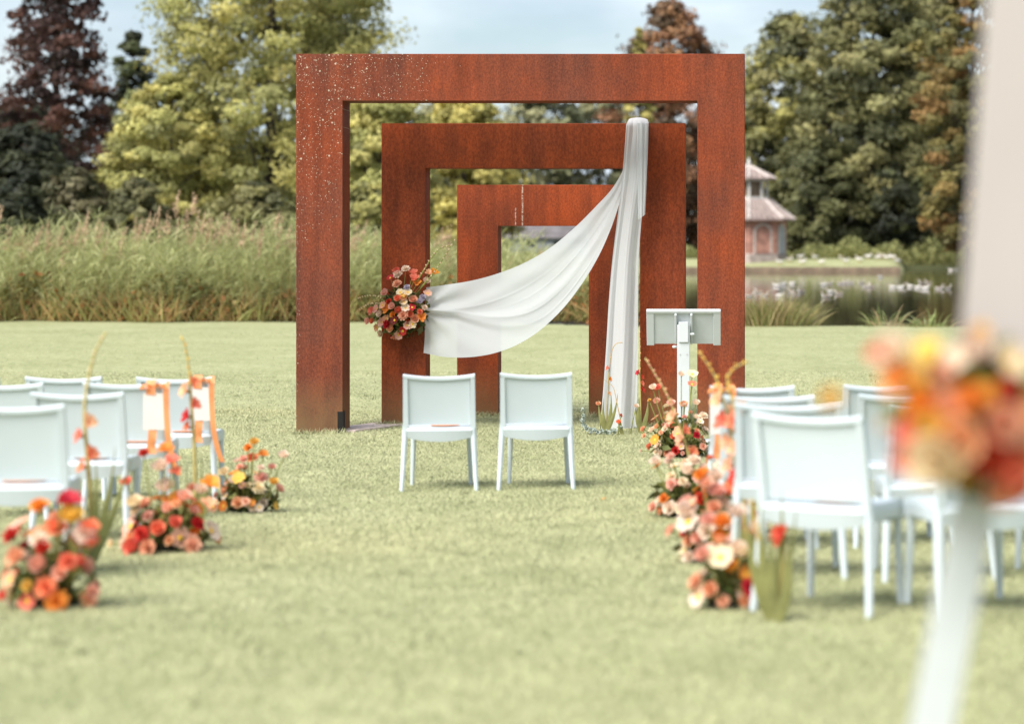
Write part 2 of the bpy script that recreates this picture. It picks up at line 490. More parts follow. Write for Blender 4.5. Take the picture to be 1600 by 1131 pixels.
M['rust_c'] = rust_material('rusted_steel_streaked', warm=True, streaks=(((807 - CX) * 23.2 / FPX, .006), ((818 - CX) * 23.2 / FPX, .008)))
M['brick'] = simple('old_brick', (.40, .20, .155), .85, .35, 2.2, .2)
M['roof_tile'] = simple('roof_tile', (.20, .15, .135), .8, .35, 1.6, .1)
M['tile_row'] = simple('tile_row', (.37, .30, .275), .8, .3, 2)
M['hip'] = simple('hip_tile', (.52, .46, .43), .8, .2, 2)
M['stone'] = simple('pale_stone', (.60, .57, .53), .8, .15, 3)
M['plank'] = simple('bank_boards', (.22, .16, .11), .9, .3, 2)
M['plaster'] = simple('pale_plaster', (.36, .38, .41), .8, .1, 1)
M['slate'] = simple('slate_roof', (.15, .135, .14), .9, .3, 1, 0, .1)
M['goose'] = leafy('goose_feathers', .0, .8)
M['glass'] = simple('dim_glass', (.05, .06, .07), .15, .1)

# ------------------------------------------------------------------ setting: ground and pond
def build_ground():
    xs = np.unique(np.concatenate([np.linspace(-1500, -80, 12), np.arange(-80, -20, 4), np.arange(-20, 20, .5), np.arange(20, 80, 4), np.linspace(80, 1500, 12)]))
    ys = np.unique(np.concatenate([np.linspace(-200, -5, 8), np.arange(-5, 46, .75), np.arange(46, 56, .25), np.arange(56, 146, 4), np.arange(146, 170, .25), np.arange(170, 220, 5), np.linspace(220, 2500, 14)]))
    X, Y = np.meshgrid(xs, ys)
    Z = gz(X, Y)
    r, c = X.shape
    V = np.stack([X, Y, Z], -1).reshape(-1, 3)
    idx = np.arange(r * c).reshape(r, c)
    F = np.stack([idx[:-1, :-1], idx[:-1, 1:], idx[1:, 1:], idx[1:, :-1]], -1).reshape(-1, 4)
    me = bpy.data.meshes.new('lawn')
    me.from_pydata(V.tolist(), [], F.tolist())
    me.materials.append(M['lawn'])
    me.polygons.foreach_set('use_smooth', [True] * len(F))
    me.update()
    tag(link('lawn', me), 'pale green mown lawn sloping gently to the pond', kind='structure')
    MB().add([(-22, 47, WATER_Z), (160, 47, WATER_Z), (160, 168, WATER_Z), (-22, 168, WATER_Z)], [(0, 1, 2, 3)]).build('pond', M['water'])
    tag(bpy.data.objects['pond'], 'dark green pond reflecting the trees', kind='structure')
build_ground()

def vnoise(x, y, size):
    """smooth value noise in 0..1 with cells of the given size"""
    g = np.random.default_rng(int(size * 1000)).uniform(0, 1, (512, 512))
    u, v = x / size + 9000, y / size + 9000
    i, j = np.floor(u).astype(int), np.floor(v).astype(int)
    fu, fv = u - i, v - j
    fu, fv = fu * fu * (3 - 2 * fu), fv * fv * (3 - 2 * fv)
    q = lambda a, b: g[a % 512, b % 512]
    return (q(i, j) * (1 - fu) + q(i + 1, j) * fu) * (1 - fv) + (q(i, j + 1) * (1 - fu) + q(i + 1, j + 1) * fu) * fv

def build_grass():
    """short mown blades over the part of the lawn that the lens resolves"""
    bands = [(6.6, 10.5, 60000, .019), (10.5, 14, 110000, .018), (14, 18.5, 170000, .017), (18.5, 24, 150000, .017), (24, 31, 70000, .014), (31, 46, 40000, .011)]
    Ps, Hs = [], []
    for y0, y1, n, h in bands:
        y = np.sqrt(RNG.uniform(y0**2, y1**2, n))
        x = RNG.uniform((-60 - CX) / FPX, (1660 - CX) / FPX, n) * y
        Ps.append(np.stack([x, y, gz(x, y)], 1)); Hs.append(np.full(n, h))
    # longer tufts at the feet of the steel posts
    for (x0, x1, yy) in TUFTS:
        n = 260
        x = RNG.uniform(x0 - .03, x1 + .03, n); y = RNG.normal(yy - .03, .035, n)
        Ps.append(np.stack([x, y, gz(x, y)], 1)); Hs.append(np.full(n, .05))
    # scattered coarser tufts
    cx_ = RNG.uniform(-.33, .13, 170); cy_ = RNG.uniform(8, 30, 170); k = 16
    x = np.repeat(cx_ * cy_, k) + RNG.normal(0, .022, 170 * k); y = np.repeat(cy_, k) + RNG.normal(0, .022, 170 * k)
    Ps.append(np.stack([x, y, gz(x, y)], 1)); Hs.append(np.full(170 * k, .034)); n_tuft = 170 * k
    P = np.concatenate(Ps); n = len(P)
    h = np.concatenate(Hs) * RNG.uniform(.45, 1.35, n)
    patch = .42 * vnoise(P[:, 0], P[:, 1], .22) + .25 * vnoise(P[:, 0], P[:, 1], .07) + .33 * vnoise(P[:, 0], P[:, 1], .8)
    ang = RNG.uniform(0, 2 * PI, n)
    w = (.0026 + .00014 * P[:, 1]) * RNG.uniform(.7, 1.3, n)
    lean = RNG.normal(0, 1.0, (n, 2)) * h[:, None]
    wx, wy = np.cos(ang) * w, np.sin(ang) * w
    V = np.empty((n, 3, 3))
    V[:, 0] = P; V[:, 0, 0] -= wx; V[:, 0, 1] -= wy; V[:, 0, 2] -= .004
    V[:, 1] = P; V[:, 1, 0] += wx; V[:, 1, 1] += wy; V[:, 1, 2] -= .004
    V[:, 2] = P; V[:, 2, :2] += lean; V[:, 2, 2] += h
    base = np.array([.462, .474, .268]); dry = np.array([.485, .478, .29]); deep = np.array([.40, .425, .222])
    r = RNG.uniform(0, 1, n) + (patch - .5) * .8
    C = np.where((r > .8)[:, None], dry, np.where((r < .2)[:, None], deep, base)) * RNG.uniform(.92, 1.08, (n, 1)) * (.88 + .24 * np.clip((patch - .2) / .6, 0, 1))[:, None]
    worn = vnoise(P[:, 0], P[:, 1], 2.4)[:, None]
    C = C * 1.05 * (.93 + .14 * worn) * (1 - np.clip(worn - .55, 0, 1) * np.array([-.05, .05, .12]))
    C[-n_tuft:] = deep * .75
    me = fast_mesh('grass', V.reshape(-1, 3), 3, M['grass'], np.repeat(C, 3, 0))
    tag(link('grass', me), 'short pale green mown grass of the lawn', kind='stuff')

# ------------------------------------------------------------------ rusted steel arches
def arch(px0, px1, py_top, py_bot, inner0, inner1, inner_top, Y, depth, mat, label):
    x0, x1 = W(px0, 0, Y).x, W(px1, 0, Y).x
    a0, a1 = W(inner0, 0, Y).x, W(inner1, 0, Y).x
    zt, zi = W(0, py_top, Y).z, W(0, inner_top, Y).z
    zb = float(gz((x0 + x1) / 2, Y)) - .06
    t = empty('steel_arch', ((x0 + x1) / 2, Y, zb), 0, label, 'arch', 'nested rusted steel arches')
    ox, oy, oz = t.location
    c = .006
    def prism(sec, lo, hi, axis, name):
        """extrude a closed (u,v) section: axis Z uses (x,y), axis X uses (y,z)"""
        vs = []
        for q in (lo, hi):
            for (u, v) in sec:
                vs.append((u - ox, v - oy, q - oz) if axis == 'Z' else (q - ox, u - oy, v - oz))
        k = len(sec)
        fs = [tuple(range(k - 1, -1, -1)), tuple(range(k, 2 * k))] + [(i, (i + 1) % k, k + (i + 1) % k, k + i) for i in range(k)]
        return MB().add(vs, fs).build(name, mat, t)
    prism([(x0 + c, Y), (a0, Y), (a0, Y + depth), (x0 + c, Y + depth), (x0, Y + depth - c), (x0, Y + c)], zb, zt, 'Z', 'post')
    prism([(a1, Y), (x1 - c, Y), (x1, Y + c), (x1, Y + depth - c), (x1 - c, Y + depth), (a1, Y + depth)], zb, zt, 'Z', 'post')
    prism([(Y, zi), (Y + depth, zi), (Y + depth, zt - c), (Y + depth - c, zt), (Y + c, zt), (Y, zt - c)][::-1], a0, a1, 'X', 'beam')
    return t, x0, x1, a0, a1, zt, zi

YA, YB, YC = 21.07, 21.95, 23.2
arch_a, ax0, ax1, ai0, ai1, azt, azi = arch(462.5, 1164, 84.5, 672, 535, 1089.5, 157.5, YA, .42, M['rust_a'], 'largest rusted steel arch, white lichen specks on its upper corner')
arch_b, bx0, bx1, bi0, bi1, bzt, bzi = arch(596, 1071, 193, 665, 664.5, 1000, 262.5, YB, .36, M['rust_b'], 'middle rusted steel arch carrying the white drape and flowers')
arch_c, cx0, cx1, ci0, ci1, czt, czi = arch(714, 987, 289, 643, 778, 920, 353, YC, .36, M['rust_c'], 'smallest rusted steel arch with pale drip marks on its beam')
# near-black box painting the shade inside the slot of the large arch's post
p = W(536, 643, YA)
MB().box((p.x - .052, -.0025, 0), (p.x + .0025, .10, p.z - arch_a.location.z), M=Matrix.Translation((-arch_a.location.x, 0, 0))).build('slot', M['dark'], arch_a)
p0, p1 = hit(547, 671), hit(600, 659)
zz = float(gz(p0.x, p0.y)) + .02
ps = MB().add([(bi0 - .95, YA + .05, zz), (bi0 - .55, YA + .05, zz), (bi0 + .0, YB + .30, zz - .005), (bi0 - .45, YB + .30, zz - .005),
               (bi0 - .95, YA + .05, zz - .1), (bi0 - .55, YA + .05, zz - .1), (bi0, YB + .30, zz - .1), (bi0 - .45, YB + .30, zz - .1)],
              [(0, 1, 2, 3), (0, 4, 5, 1), (1, 5, 6, 2), (2, 6, 7, 3), (3, 7, 4, 0)]).build('ground_plate', M['slab'])
tag(ps, 'pinkish flat plate in the grass between two rusted arch posts', 'plate')
TUFTS = [(ax0, ai0, YA), (ai1, ax1, YA), (bx0, bi0, YB), (bi1, bx1, YB), (cx0, ci0, YC), (ci1, cx1, YC)]
build_grass()

# ------------------------------------------------------------------ white drape
def build_drape():
    root = empty('drape', W(990, 193, YB) + Vector((0, -.1, 0)), 0, 'sheer white cloth swagged across the middle rusted arch and falling to the grass', 'drape')
    o = root.location
    up = [(667, 449), (700, 444.5), (740, 438), (780, 427), (820, 411), (860, 388), (900, 355), (935, 320), (958, 294), (976, 262), (986, 228), (992, 205)]
    lo = [(663, 551), (685, 555), (712, 557.5), (745, 556), (780, 549), (815, 535), (850, 512), (885, 478), (915, 438), (938, 399), (956, 358), (968, 322), (980, 280), (994, 215)]
    n, m = 120, 90
    U, L = catmull(up, n), catmull(lo, n)
    tg = .34
    folds = [(.19, .13, .016), (.42, .10, .005), (.66, .075, .015), (.80, .075, .013), (.93, .08, .006)]
    P = []
    for i in range(n):
        s = i / (n - 1); row = []
        spread = float(sstep(0, .42, s)); wid = .35 + .65 * spread
        conv = float(sstep(.72, 1, s))
        for j in range(m):
            t = j / (m - 1)
            q = U[i] * (1 - t) + L[i] * t
            d = .02 + .20 * math.sin(PI * min(1, s * 1.02)) ** .8 * (.35 + .65 * t)
            for (tk, w, a) in folds:
                c = tg + (tk - tg) * spread + .02 * math.sin(5 * s + tk * 9)
                x = (t - c) / (w * wid * (1 + .5 * conv))
                d += a * (math.exp(-x * x) - .6 * math.exp(-(x - 1.6) ** 2)) * (.4 + .6 * math.sin(PI * (.1 + .85 * s)))
            phi = math.atan2(q[1] - 482, q[0] - 655)
            d += .022 * math.exp(-s / .12) * math.sin(12 * phi + 1) + .006 * math.exp(-s / .3) * math.sin(9 * phi)
            d += .010 * conv * math.sin(t * 11 + 1.5)
            for q_, (tk, w, a) in enumerate(((.30, .018, .0045), (.50, .016, .004), (.735, .016, .006), (.86, .018, .005))):
                c = tg + (tk - tg) * spread + .025 * math.sin(4 * s + q_ * 2)
                x = (t - c) / (w * (.6 + .8 * s)); d += a * math.exp(-x * x) * math.sin(PI * min(1, max(0, s * 1.05 + .08))) * (.6 + .4 * math.sin(9 * s + q_ * 3))
            d += .0035 * math.sin(11 * s + 7 * t) + .002 * math.sin(31 * s - 18 * t)
            if s < .14 and t > .45: d += .009 * math.sin(t * 14 + s * 22) * (1 - s / .14) * min(1, (t - .45) * 5)
            row.append(W(q[0], q[1], YB) + Vector((0, -d - .03, 0)) - o)
        P.append(row)
    MB().grid(P).build('swag', M['cloth'], root, True)
    # the long fall, gathered over the beam and hanging down the post
    lf = [(979, 196), (977, 230), (974, 270), (970, 310), (964, 360), (958, 410), (953, 470), (949, 540), (945, 600), (941, 650), (938, 669)]
    rf = [(1013.5, 196), (1013, 230), (1011.5, 270), (1008, 310), (1003, 350), (999.5, 400), (998.5, 470), (998, 540), (997, 600), (996, 650), (997, 669)]
    n = 130
    A, B = catmull(lf, n), catmull(rf, n)
    rows = []
    for (dy, py, w) in ((.40, 300, .8), (.40, 235, .9), (.385, 200, .95), (.33, 188, .92), (.20, 183.5, .85), (.08, 184, .82), (.01, 187.5, .88)):
        rows.append((979 + 17 * (1 - w), 1013.5 - 17 * (1 - w), py, -dy, 0.0))
    for i in range(n):
        s = i / (n - 1)
        rows.append((A[i][0], B[i][0], (A[i][1] + B[i][1]) / 2, .07 + .12 * float(sstep(0, .25, s)) + .05 * s, s))
    m = 70; P = []
    for (xa, xb, py, d0, s) in rows:
        row = []
        for j in range(m):
            t = j / (m - 1)
            amp = .016 + .020 * s
            tt = t + .05 * math.sin(4 * t + 2.5 * s); f = amp * math.sin(2 * PI * (1.7 * tt + .2 * math.sin(2.2 * s)) + .9) + .34 * amp * math.sin(2 * PI * (4.1 * tt + .45 * s) + 2) * (.5 + .5 * math.sin(3 * s + 5 * t)) + .0015 * math.sin(2 * PI * 9 * t + 8 * s)
            f += .03 * math.sin(PI * t)
            if d0 < .03: f *= .35
            xx = xa + (xb - xa) * t + 2.0 * math.sin(2 * PI * 3 * t) * s * .5
            q = W(xx, py, YB)
            z = q.z
            if d0 < .03 and d0 > -.39: z += .016 * math.sin(PI * t) ** .7 - .012
            if s > .96: z = max(z, float(gz(q.x, YB - d0 - f)) + .004)
            row.append(Vector((q.x, YB - d0 - f, z)) - o)
        P.append(row)
    MB().grid(P).build('fall', M['cloth'], root, True)
    # second, shorter layer lying over the upper part of the fall
    P = []
    for i in range(50):
        s = i / 49
        xa = 996 + 3 * s; ya = 194 + 150 * s
        xb = 1013.8 - 1.5 * s - 3 * s * s; row = []
        for j in range(26):
            t = j / 25
            f = .008 * math.sin(2 * PI * 2.4 * t + 1) + .02 * math.sin(PI * t)
            row.append(W(xa + (xb - xa) * t, ya - 8 * t * s, YB) + Vector((0, -(.115 + .12 * float(sstep(0, .5, s))) - f, 0)) - o)
        P.append(row)
    MB().grid(P).build('overlap', M['cloth'], root, True)
build_drape()

# ------------------------------------------------------------------ chairs
def chair_meshes():
    d = {}
    m = M['chair']
    # backrest: curved panel with frame; chair looks along +Y, its back towards -Y
    def by(z): return -.005 - .075 * ((z - .42) / .41) ** 1.3 if z > .42 else -.005
    def cx(x): return -.022 * (1 - (x / .235) ** 2)          # the back bows towards the sitter's back
    P = []; Q = []
    for i in range(9):
        z = .468 + (.80 - .468) * i / 8; r1 = []; r2 = []
        for j in range(13):
            x = -.215 + .43 * j / 12
            r1.append((x, by(z) + cx(x) * -.6 - .002, z)); r2.append((x, by(z) + cx(x) * -.6 + .014, z))
        P.append(r1); Q.append(r2[::-1])
    mb = MB(); mb.grid([r[::-1] for r in P][::-1] if False else P); mb.grid(Q)
    d['back_panel'] = mb.mesh('back_panel', m, True)
    for s in (-1, 1):
        mb = MB()
        pts = [(s * .2345, by(z) - .001, z) for z in (.44, .52, .60, .68, .76, .815)]
        rows = []
        for (x, y, z) in pts:
            w = .015 + .004 * (.815 - z) / .375
            rows.append([(x - w, y - .014, z), (x + w, y - .014, z), (x + w + .002, y, z), (x + w, y + .018, z), (x - w, y + .018, z), (x - w - .001, y, z)])
        mb.grid(rows, closed=True); mb.add(rows[-1], [tuple(range(6))])
        d[('back_post', s)] = mb.mesh('back_post', m)
    mb = MB(); rows = []
    for j in range(15):
        x = -.2505 + .501 * j / 14
        dz = -.022 * (1 - (x / .25) ** 2)
        y = by(.82) - cx(x) * .9
        rows.append([(x, y - .014, .806 + dz), (x, y - .016, .824 + dz), (x, y - .008, .832 + dz), (x, y + .012, .831 + dz), (x, y + .018, .824 + dz), (x, y + .016, .806 + dz)])
    mb.grid(rows, closed=True); mb.add(rows[0], [tuple(range(6))]); mb.add(rows[-1], [tuple(range(5, -1, -1))])
    d['top_rail'] = mb.mesh('top_rail', m)
    # seat: dished slab with rounded rim and apron
    mb = MB(); N = 11; top = []
    for i in range(N):
        y = -.015 + .45 * i / (N - 1); row = []
        hw = .226 + .008 * math.sin(PI * i / (N - 1)) - .012 * i / (N - 1)
        for j in range(N):
            u = -1 + 2 * j / (N - 1)
            z = .452 - .012 * (1 - u * u) * math.sin(PI * min(1, i / (N - 1) * 1.1)) - .018 * max(0, (i / (N - 1) - .8) / .2) ** 2
            row.append((u * hw, y - .012 * (1 - u * u) * (1 if i == 0 else 0), z))
        top.append(row)
    mb.grid(top)
    rim = [top[0][j] for j in range(N)] + [top[i][N-1] for i in range(1, N)] + [top[N-1][j] for j in range(N-2, -1, -1)] + [top[i][0] for i in range(N-2, 0, -1)]
    lo1 = [(x * 1.012, y - (.016 if y < 0 else -.008 if y > .42 else 0), z - .022) for x, y, z in rim]
    def drop(x, y): return .072 + .030 * (1 - min(1, abs(x) / .235) ** 2)
    lo2 = [(x * 1.0, y, z - drop(x, y)) for x, y, z in rim]
    lo3 = [(x * .93, y * .95 + .01, z - drop(x, y)) for x, y, z in rim]
    mb.grid([rim, lo1, lo2, lo3], closed=True)
    bot = [[(x * .93, y * .95 + .01, z - .035) for (x, y, z) in row[::-1]] for row in top]
    mb.grid(bot)
    d['seat'] = mb.mesh('seat', m, False)
    for nm, pts in (('rear', [((.236, -.004, .47), .021, .020), ((.240, -.002, .40), .021, .021), ((.250, -.02, .2), .018, .018), ((.262, -.05, 0), .0145, .0145)]),
                    ('front', [((.196, .395, .435), .020, .022), ((.198, .397, .38), .020, .022), ((.204, .403, .2), .017, .019), ((.211, .41, 0), .0135, .0145)])):
        for s in (-1, 1):
            mb = MB(); rows = []
            for (c, a, b) in pts:
                x, y, z = c; x *= s; k = .35
                rows.append([(x - a, y - b * k, z), (x - a * k, y - b, z), (x + a * k, y - b, z), (x + a, y - b * k, z), (x + a, y + b * k, z), (x + a * k, y + b, z), (x - a * k, y + b, z), (x - a, y + b * k, z)][::-1])
            mb.grid(rows, closed=True); mb.add(rows[0], [tuple(range(7, -1, -1))]); mb.add(rows[-1], [tuple(range(8))])
            d[('leg', nm, s)] = mb.mesh('leg', m)
    return d
CH = chair_meshes()

def chair(px, Y, yaw, label):
    p = on_ground(px, Y)
    t = empty('chair', p, math.radians(yaw), label, 'chair', 'white plastic chairs on the lawn')
    for k, me in CH.items():
        link(k[0] if isinstance(k, tuple) else k, me, t)
    return t

chairs = {}
for key, px, Y, yaw, lab in [
    ('c1', 686.5, 15.8, 5.0, 'white plastic chair before the arches with a leaflet on its seat'),
    ('c2', 838, 15.8, 2.6, 'white plastic chair before the arches with an empty seat'),
    ('l1', 277, 14.9, 0, 'front row aisle chair with a ribboned card, beside the leftmost flowers nearest the arch'),
    ('l2', 200, 13.6, 2, 'second row aisle chair with a ribboned card, left of the aisle'),
    ('l3', 127, 12.2, 1, 'third row aisle chair behind a tall gladiolus, left of the aisle'),
    ('l4', 22, 10.5, 4, 'nearest white chair on the left, cut off by the picture edge'),
    ('l1b', 104.5, 14.9, 1, 'front row chair second from the aisle in the left block'),
    ('l1c', -54, 14.9, 0, 'front row chair third from the aisle in the left block, mostly outside the picture'),
    ('l2b', 7, 13.5, 3, 'second row chair next to the ribboned chair, cut by the left picture edge'),
    ('ra', 1274, 9.25, -27, 'nearest aisle chair on the right, a leaflet on its seat'),
    ('ra2', 1552, 9.1, 17, 'nearest row chair behind the white easel leg'),
    ('rb', 1233, 10.5, -4, 'second nearest aisle chair on the right, behind the nearest one'),
    ('rb2', 1466, 10.4, 8, 'second nearest row chair partly hidden below the blurred bouquet'),
    ('rb3', 1700, 10.45, 10, 'second nearest row chair cut by the right picture edge'),
    ('rc', 1199, 12.0, -2, 'third aisle chair from the camera in the right block'),
    ('rc2', 1411, 12.05, 4, 'third row chair second from the aisle, behind the blurred bouquet'),
    ('rc3', 1622, 12.1, 6, 'third row chair third from the aisle, behind the cream board'),
    ('rd', 1175, 13.4, 0, 'front row aisle chair on the right with a ribboned card'),
    ('rd2', 1381, 13.4, 3, 'front row chair second from the aisle in the right block'),
    ('rd3', 1572, 13.45, 4, 'front row chair third from the aisle in the right block'),
]:
    chairs[key] = chair(px, Y, yaw, lab)

def seat_point(key, x, y, z=.445):
    c = chairs[key]
    return c.location + Matrix.Rotation(c.rotation_euler.z, 3, 'Z') @ Vector((x, y, z))

def leaflet(key, x, y, rz, label):
    t = empty('leaflet', seat_point(key, x, y, .447), rz + PI + chairs[key].rotation_euler.z, label, 'leaflet', 'orange leaflets on the seats')
    w, l, h = .10, .20, .022
    mb = MB()
    P = [[(-l/2 + l*i/8, 0, h * (.25 + .75 * math.sin(PI * i / 8))), (-l/2 + l*i/8, w * (.55 + .45*math.sin(PI*i/8)), .002)] for i in range(9)]
    mb.grid(P); mb.build('cover', M['leaflet'], t)
    P = [[(-l/2 + l*i/8, 0.001, h * (.25 + .75 * math.sin(PI * i / 8)) + .001), (-l/2 + l*i/8, -w * .45 * (.55 + .45*math.sin(PI*i/8)), .003)] for i in range(9)]
    MB().grid([r[::-1] for r in P]).build('inside_page', M['card'], t)
for key, x, y, r, lab in [('c1', .03, .22, .1, 'orange leaflet on the chair before the arches'), ('l4', .0, .2, .2, 'orange leaflet on the nearest left chair'),
                          ('l3', .0, .25, -.2, 'orange leaflet on the third row aisle chair at left'), ('l1', .02, .22, .0, 'orange leaflet on the front row aisle chair at left'),
                          ('l2', .02, .2, .3, 'orange leaflet on the second row aisle chair at left'), ('ra', .02, .2, .05, 'orange leaflet on the nearest right aisle chair'),
                          ('ra2', .05, .22, .2, 'orange leaflet on the seat behind the easel leg'), ('l1b', .0, .22, .1, 'orange leaflet on the front row chair second from the left aisle')]:
    leaflet(key, x, y, r, lab)

def hang_card(key, label, side=1):
    c = chairs[key]
    t = empty('ribbon_card', c.location, c.rotation_euler.z, label, 'card', 'cards hung on aisle chairs with orange ribbon')
    x = side * .185; y0 = -.125
    MB().box((x - .065, y0 - .003, .545), (x + .065, y0, .765), 0).build('card', M['card'], t)
    def band(pts, w, name='ribbon'):
        q = catmull(pts, 22); P = []
        for i, p in enumerate(q):
            a = .12 * math.sin(i * .5)
            P.append([(p[0] - w/2 * math.cos(a), p[1] - w/2 * math.sin(a), p[2]), (p[0] + w/2 * math.cos(a), p[1] + w/2 * math.sin(a), p[2])])
        MB().grid(P).build(name, M['ribbon'], t)
    band([(x - .02, -.055, .838), (x - .02, -.108, .842), (x - .02, -.130, .80), (x - .02, -.131, .755)], .055)
    band([(x - .01, y0 + .004, .555), (x - .012, y0 - .004, .50), (x - .02, y0 + .005, .44), (x - .01, y0, .40)], .05)
    band([(x + .06, -.06, .835), (x + .072, -.125, .80), (x + .074, -.13, .66), (x + .085, -.13, .50), (x + .11, -.12, .36), (x + .14, -.11, .27)], .035)
    band([(x + .01, -.128, .80), (x + .04, -.15, .825), (x + .06, -.15, .80), (x + .02, -.135, .79)], .03, 'bow')
    band([(x - .01, -.128, .80), (x - .05, -.15, .82), (x - .065, -.15, .79), (x - .02, -.135, .79)], .03, 'bow')
    return t
hang_card('l1', 'cream card with orange ribbon on the front row aisle chair, left of the aisle')
hang_card('l2', 'cream card with orange ribbon on the second row aisle chair, left of the aisle')
hang_card('rd', 'cream card with orange ribbon on the front row aisle chair at right, behind orange gladioli', -1)

# ------------------------------------------------------------------ lectern
def build_lectern():
    Y = 19.6
    g = on_ground(1068, Y)
    t = empty('lectern', g, 0, 'white wooden lectern with slanted reading board beside the drape', 'lectern')
    s = Y / FPX; m = M['white_wood']
    zt = W(0, 485, Y).z - g.z; zb = W(0, 540, Y).z - g.z
    w = 116 * s / 2
    tilt = math.radians(24)
    H = (zt - zb) / math.cos(tilt)
    R = Matrix.Translation((0, 0, zt)) @ Matrix.Rotation(tilt, 4, 'X')     # board hangs down and away from its upper edge
    MB().box((-w + .02, .004, -H + .01), (w - .02, .016, -.012), 0, 0, R).build('reading_board', m, t)
    MB().box((-w, -.014, -.022), (w, .03, .0), 0, .003, R).build('top_edge', m, t)
    for sx in (-1, 1):
        a, b = sorted((sx * w, sx * (w - .065)))
        MB().box((a, -.010, -H), (b, .0035, -.023), 0, .003, R).build('side_rail', m, t)
    for sx in (-1, 1):
        a, b = sorted((sx * .060, sx * .078))
        MB().box((a, -.045, -H * .92), (b, .0035, -.024), 0, .003, R).build('bracket', m, t)
    MB().box((-.055, -.02, 0), (.055, .05, zt - .125), 0, .004).build('post', m, t)
    MB().box((-.042, -.034, zb + .03), (.042, -.0205, zt - .10), 0, .003).build('tilt_block', m, t)
    MB().box((-.24, -.20, 0), (.24, .26, .035), 0, .006).build('foot_plate', m, t)
    for sx, z in ((-1, zb - .01), (1, zb + .10)):
        k = MB(); k.tube([(sx * .058, -.01, z), (sx * .085, -.012, z), (sx * .097, -.012, z)], [.009, .013, .008], 10)
        k.build('knob', m, t, True)
    for sx in (-1, 1):
        MB().tube([(sx * .03, -.0235, zb - .075), (sx * .03, -.019, zb - .075)], .008, 8).build('screw', M['metal'], t)
build_lectern()

# ------------------------------------------------------------------ flowers
def petal(w, l, cup, tilt, az, z0=0.0, r0=.04, nu=3, nv=4, ruff=0.0):
    """one petal as a grid: starts near the axis, rises at tilt (0 = flat, pi/2 = upright) and cups inwards"""
    R = Matrix.Rotation(az, 3, 'Z'); P = []
    for i in range(nv):
        v = i / (nv - 1); ang = tilt + cup * v; row = []
        rr = r0; zz = z0; steps = 6
        for k in range(steps):
            a = tilt + cup * v * (k + .5) / steps
            rr += math.cos(a) * l * v / steps; zz += math.sin(a) * l * v / steps
        ww = w * (math.sin(PI * (.12 + .74 * v)) ** .7)
        for j in range(nu):
            u = -1 + 2 * j / (nu - 1)
            x = rr - abs(u) ** 2 * ww * .28 * math.sin(ang); y = u * ww
            z = zz + abs(u) ** 2 * ww * .35 * math.cos(ang) * .6 + ruff * math.sin(j * 2.4 + az * 7) * v
            row.append(R @ Vector((x, y, z)))
        P.append(row)
    return P

def bloom_mesh(kind, seed):
    r = random.Random(seed); mb = MB()
    if kind == 'ranunculus':
        for n, tilt, cup, l, w, z in ((7, .25, .9, .95, .42, -.1), (7, .65, .9, .80, .38, 0), (6, 1.0, .8, .66, .32, .06), (5, 1.25, .8, .5, .26, .10), (4, 1.4, .9, .36, .2, .14)):
            a0 = r.uniform(0, 6)
            for k in range(n): mb.grid(petal(w, l * r.uniform(.9, 1.1), cup, tilt + r.uniform(-.1, .1), a0 + 2*PI*k/n + r.uniform(-.1, .1), z, .05))
    elif kind == 'dahlia':
        for n, tilt, cup, l, w, z in ((11, -.05, .35, 1.0, .25, -.05), (10, .35, .45, .86, .22, 0), (9, .75, .5, .68, .19, .05), (7, 1.1, .5, .48, .15, .08), (5, 1.35, .4, .3, .11, .1)):
            a0 = r.uniform(0, 6)
            for k in range(n): mb.grid(petal(w, l * r.uniform(.9, 1.08), cup, tilt + r.uniform(-.08, .08), a0 + 2*PI*k/n, z, .04))
    elif kind == 'carnation':
        for n, tilt, l, w, z in ((9, .1, .9, .36, -.05), (9, .5, .85, .34, 0), (8, .9, .75, .30, .03), (6, 1.25, .68, .26, .05)):
            a0 = r.uniform(0, 6)
            for k in range(n): mb.grid(petal(w, l * r.uniform(.85, 1.1), .3, tilt + r.uniform(-.2, .2), a0 + 2*PI*k/n, z, .03, 4, 3, .07))
    elif kind == 'cosmos':
        a0 = r.uniform(0, 6)
        for k in range(7): mb.grid(petal(.42, 1.0 * r.uniform(.92, 1.05), .25, .12 + r.uniform(-.08, .08), a0 + 2*PI*k/7, 0, .08))
        rows = [[(q * math.cos(2*PI*k/9), q * math.sin(2*PI*k/9), z) for k in range(9)] for q, z in ((.30, .05), (.22, .14), (.02, .16))]
        mb.grid(rows, 1, True)
    elif kind == 'gladiolus':
        a0 = r.uniform(0, 6)
        for n, tilt, l, w in ((3, .75, 1.05, .42), (3, 1.0, .95, .36)):
            for k in range(n): mb.grid(petal(w, l, -.55, tilt, a0 + 2*PI*k/n + (.5 if n == 3 and tilt > .8 else 0) * 2, 0, .05, 4, 4, .04))
    elif kind == 'bud':
        mb.tube([(0, 0, -.3), (0, 0, 0), (0, 0, .45), (0, 0, .8), (0, 0, .95)], [.08, .30, .36, .2, .03], 8)
    # green calyx
    mb.tube([(0, 0, -.38), (0, 0, -.22), (0, 0, -.05)], [.05, .16, .20], 7, 2)
    me = mb.mesh('bloom', [M['petal_pink'], M['disc'], M['stem']], True)
    return me
BLOOM = {k: [bloom_mesh(k, s) for s in (1, 2, 3)] for k in ('ranunculus', 'dahlia', 'carnation', 'cosmos', 'gladiolus', 'bud')}
NBLOOM = [0]

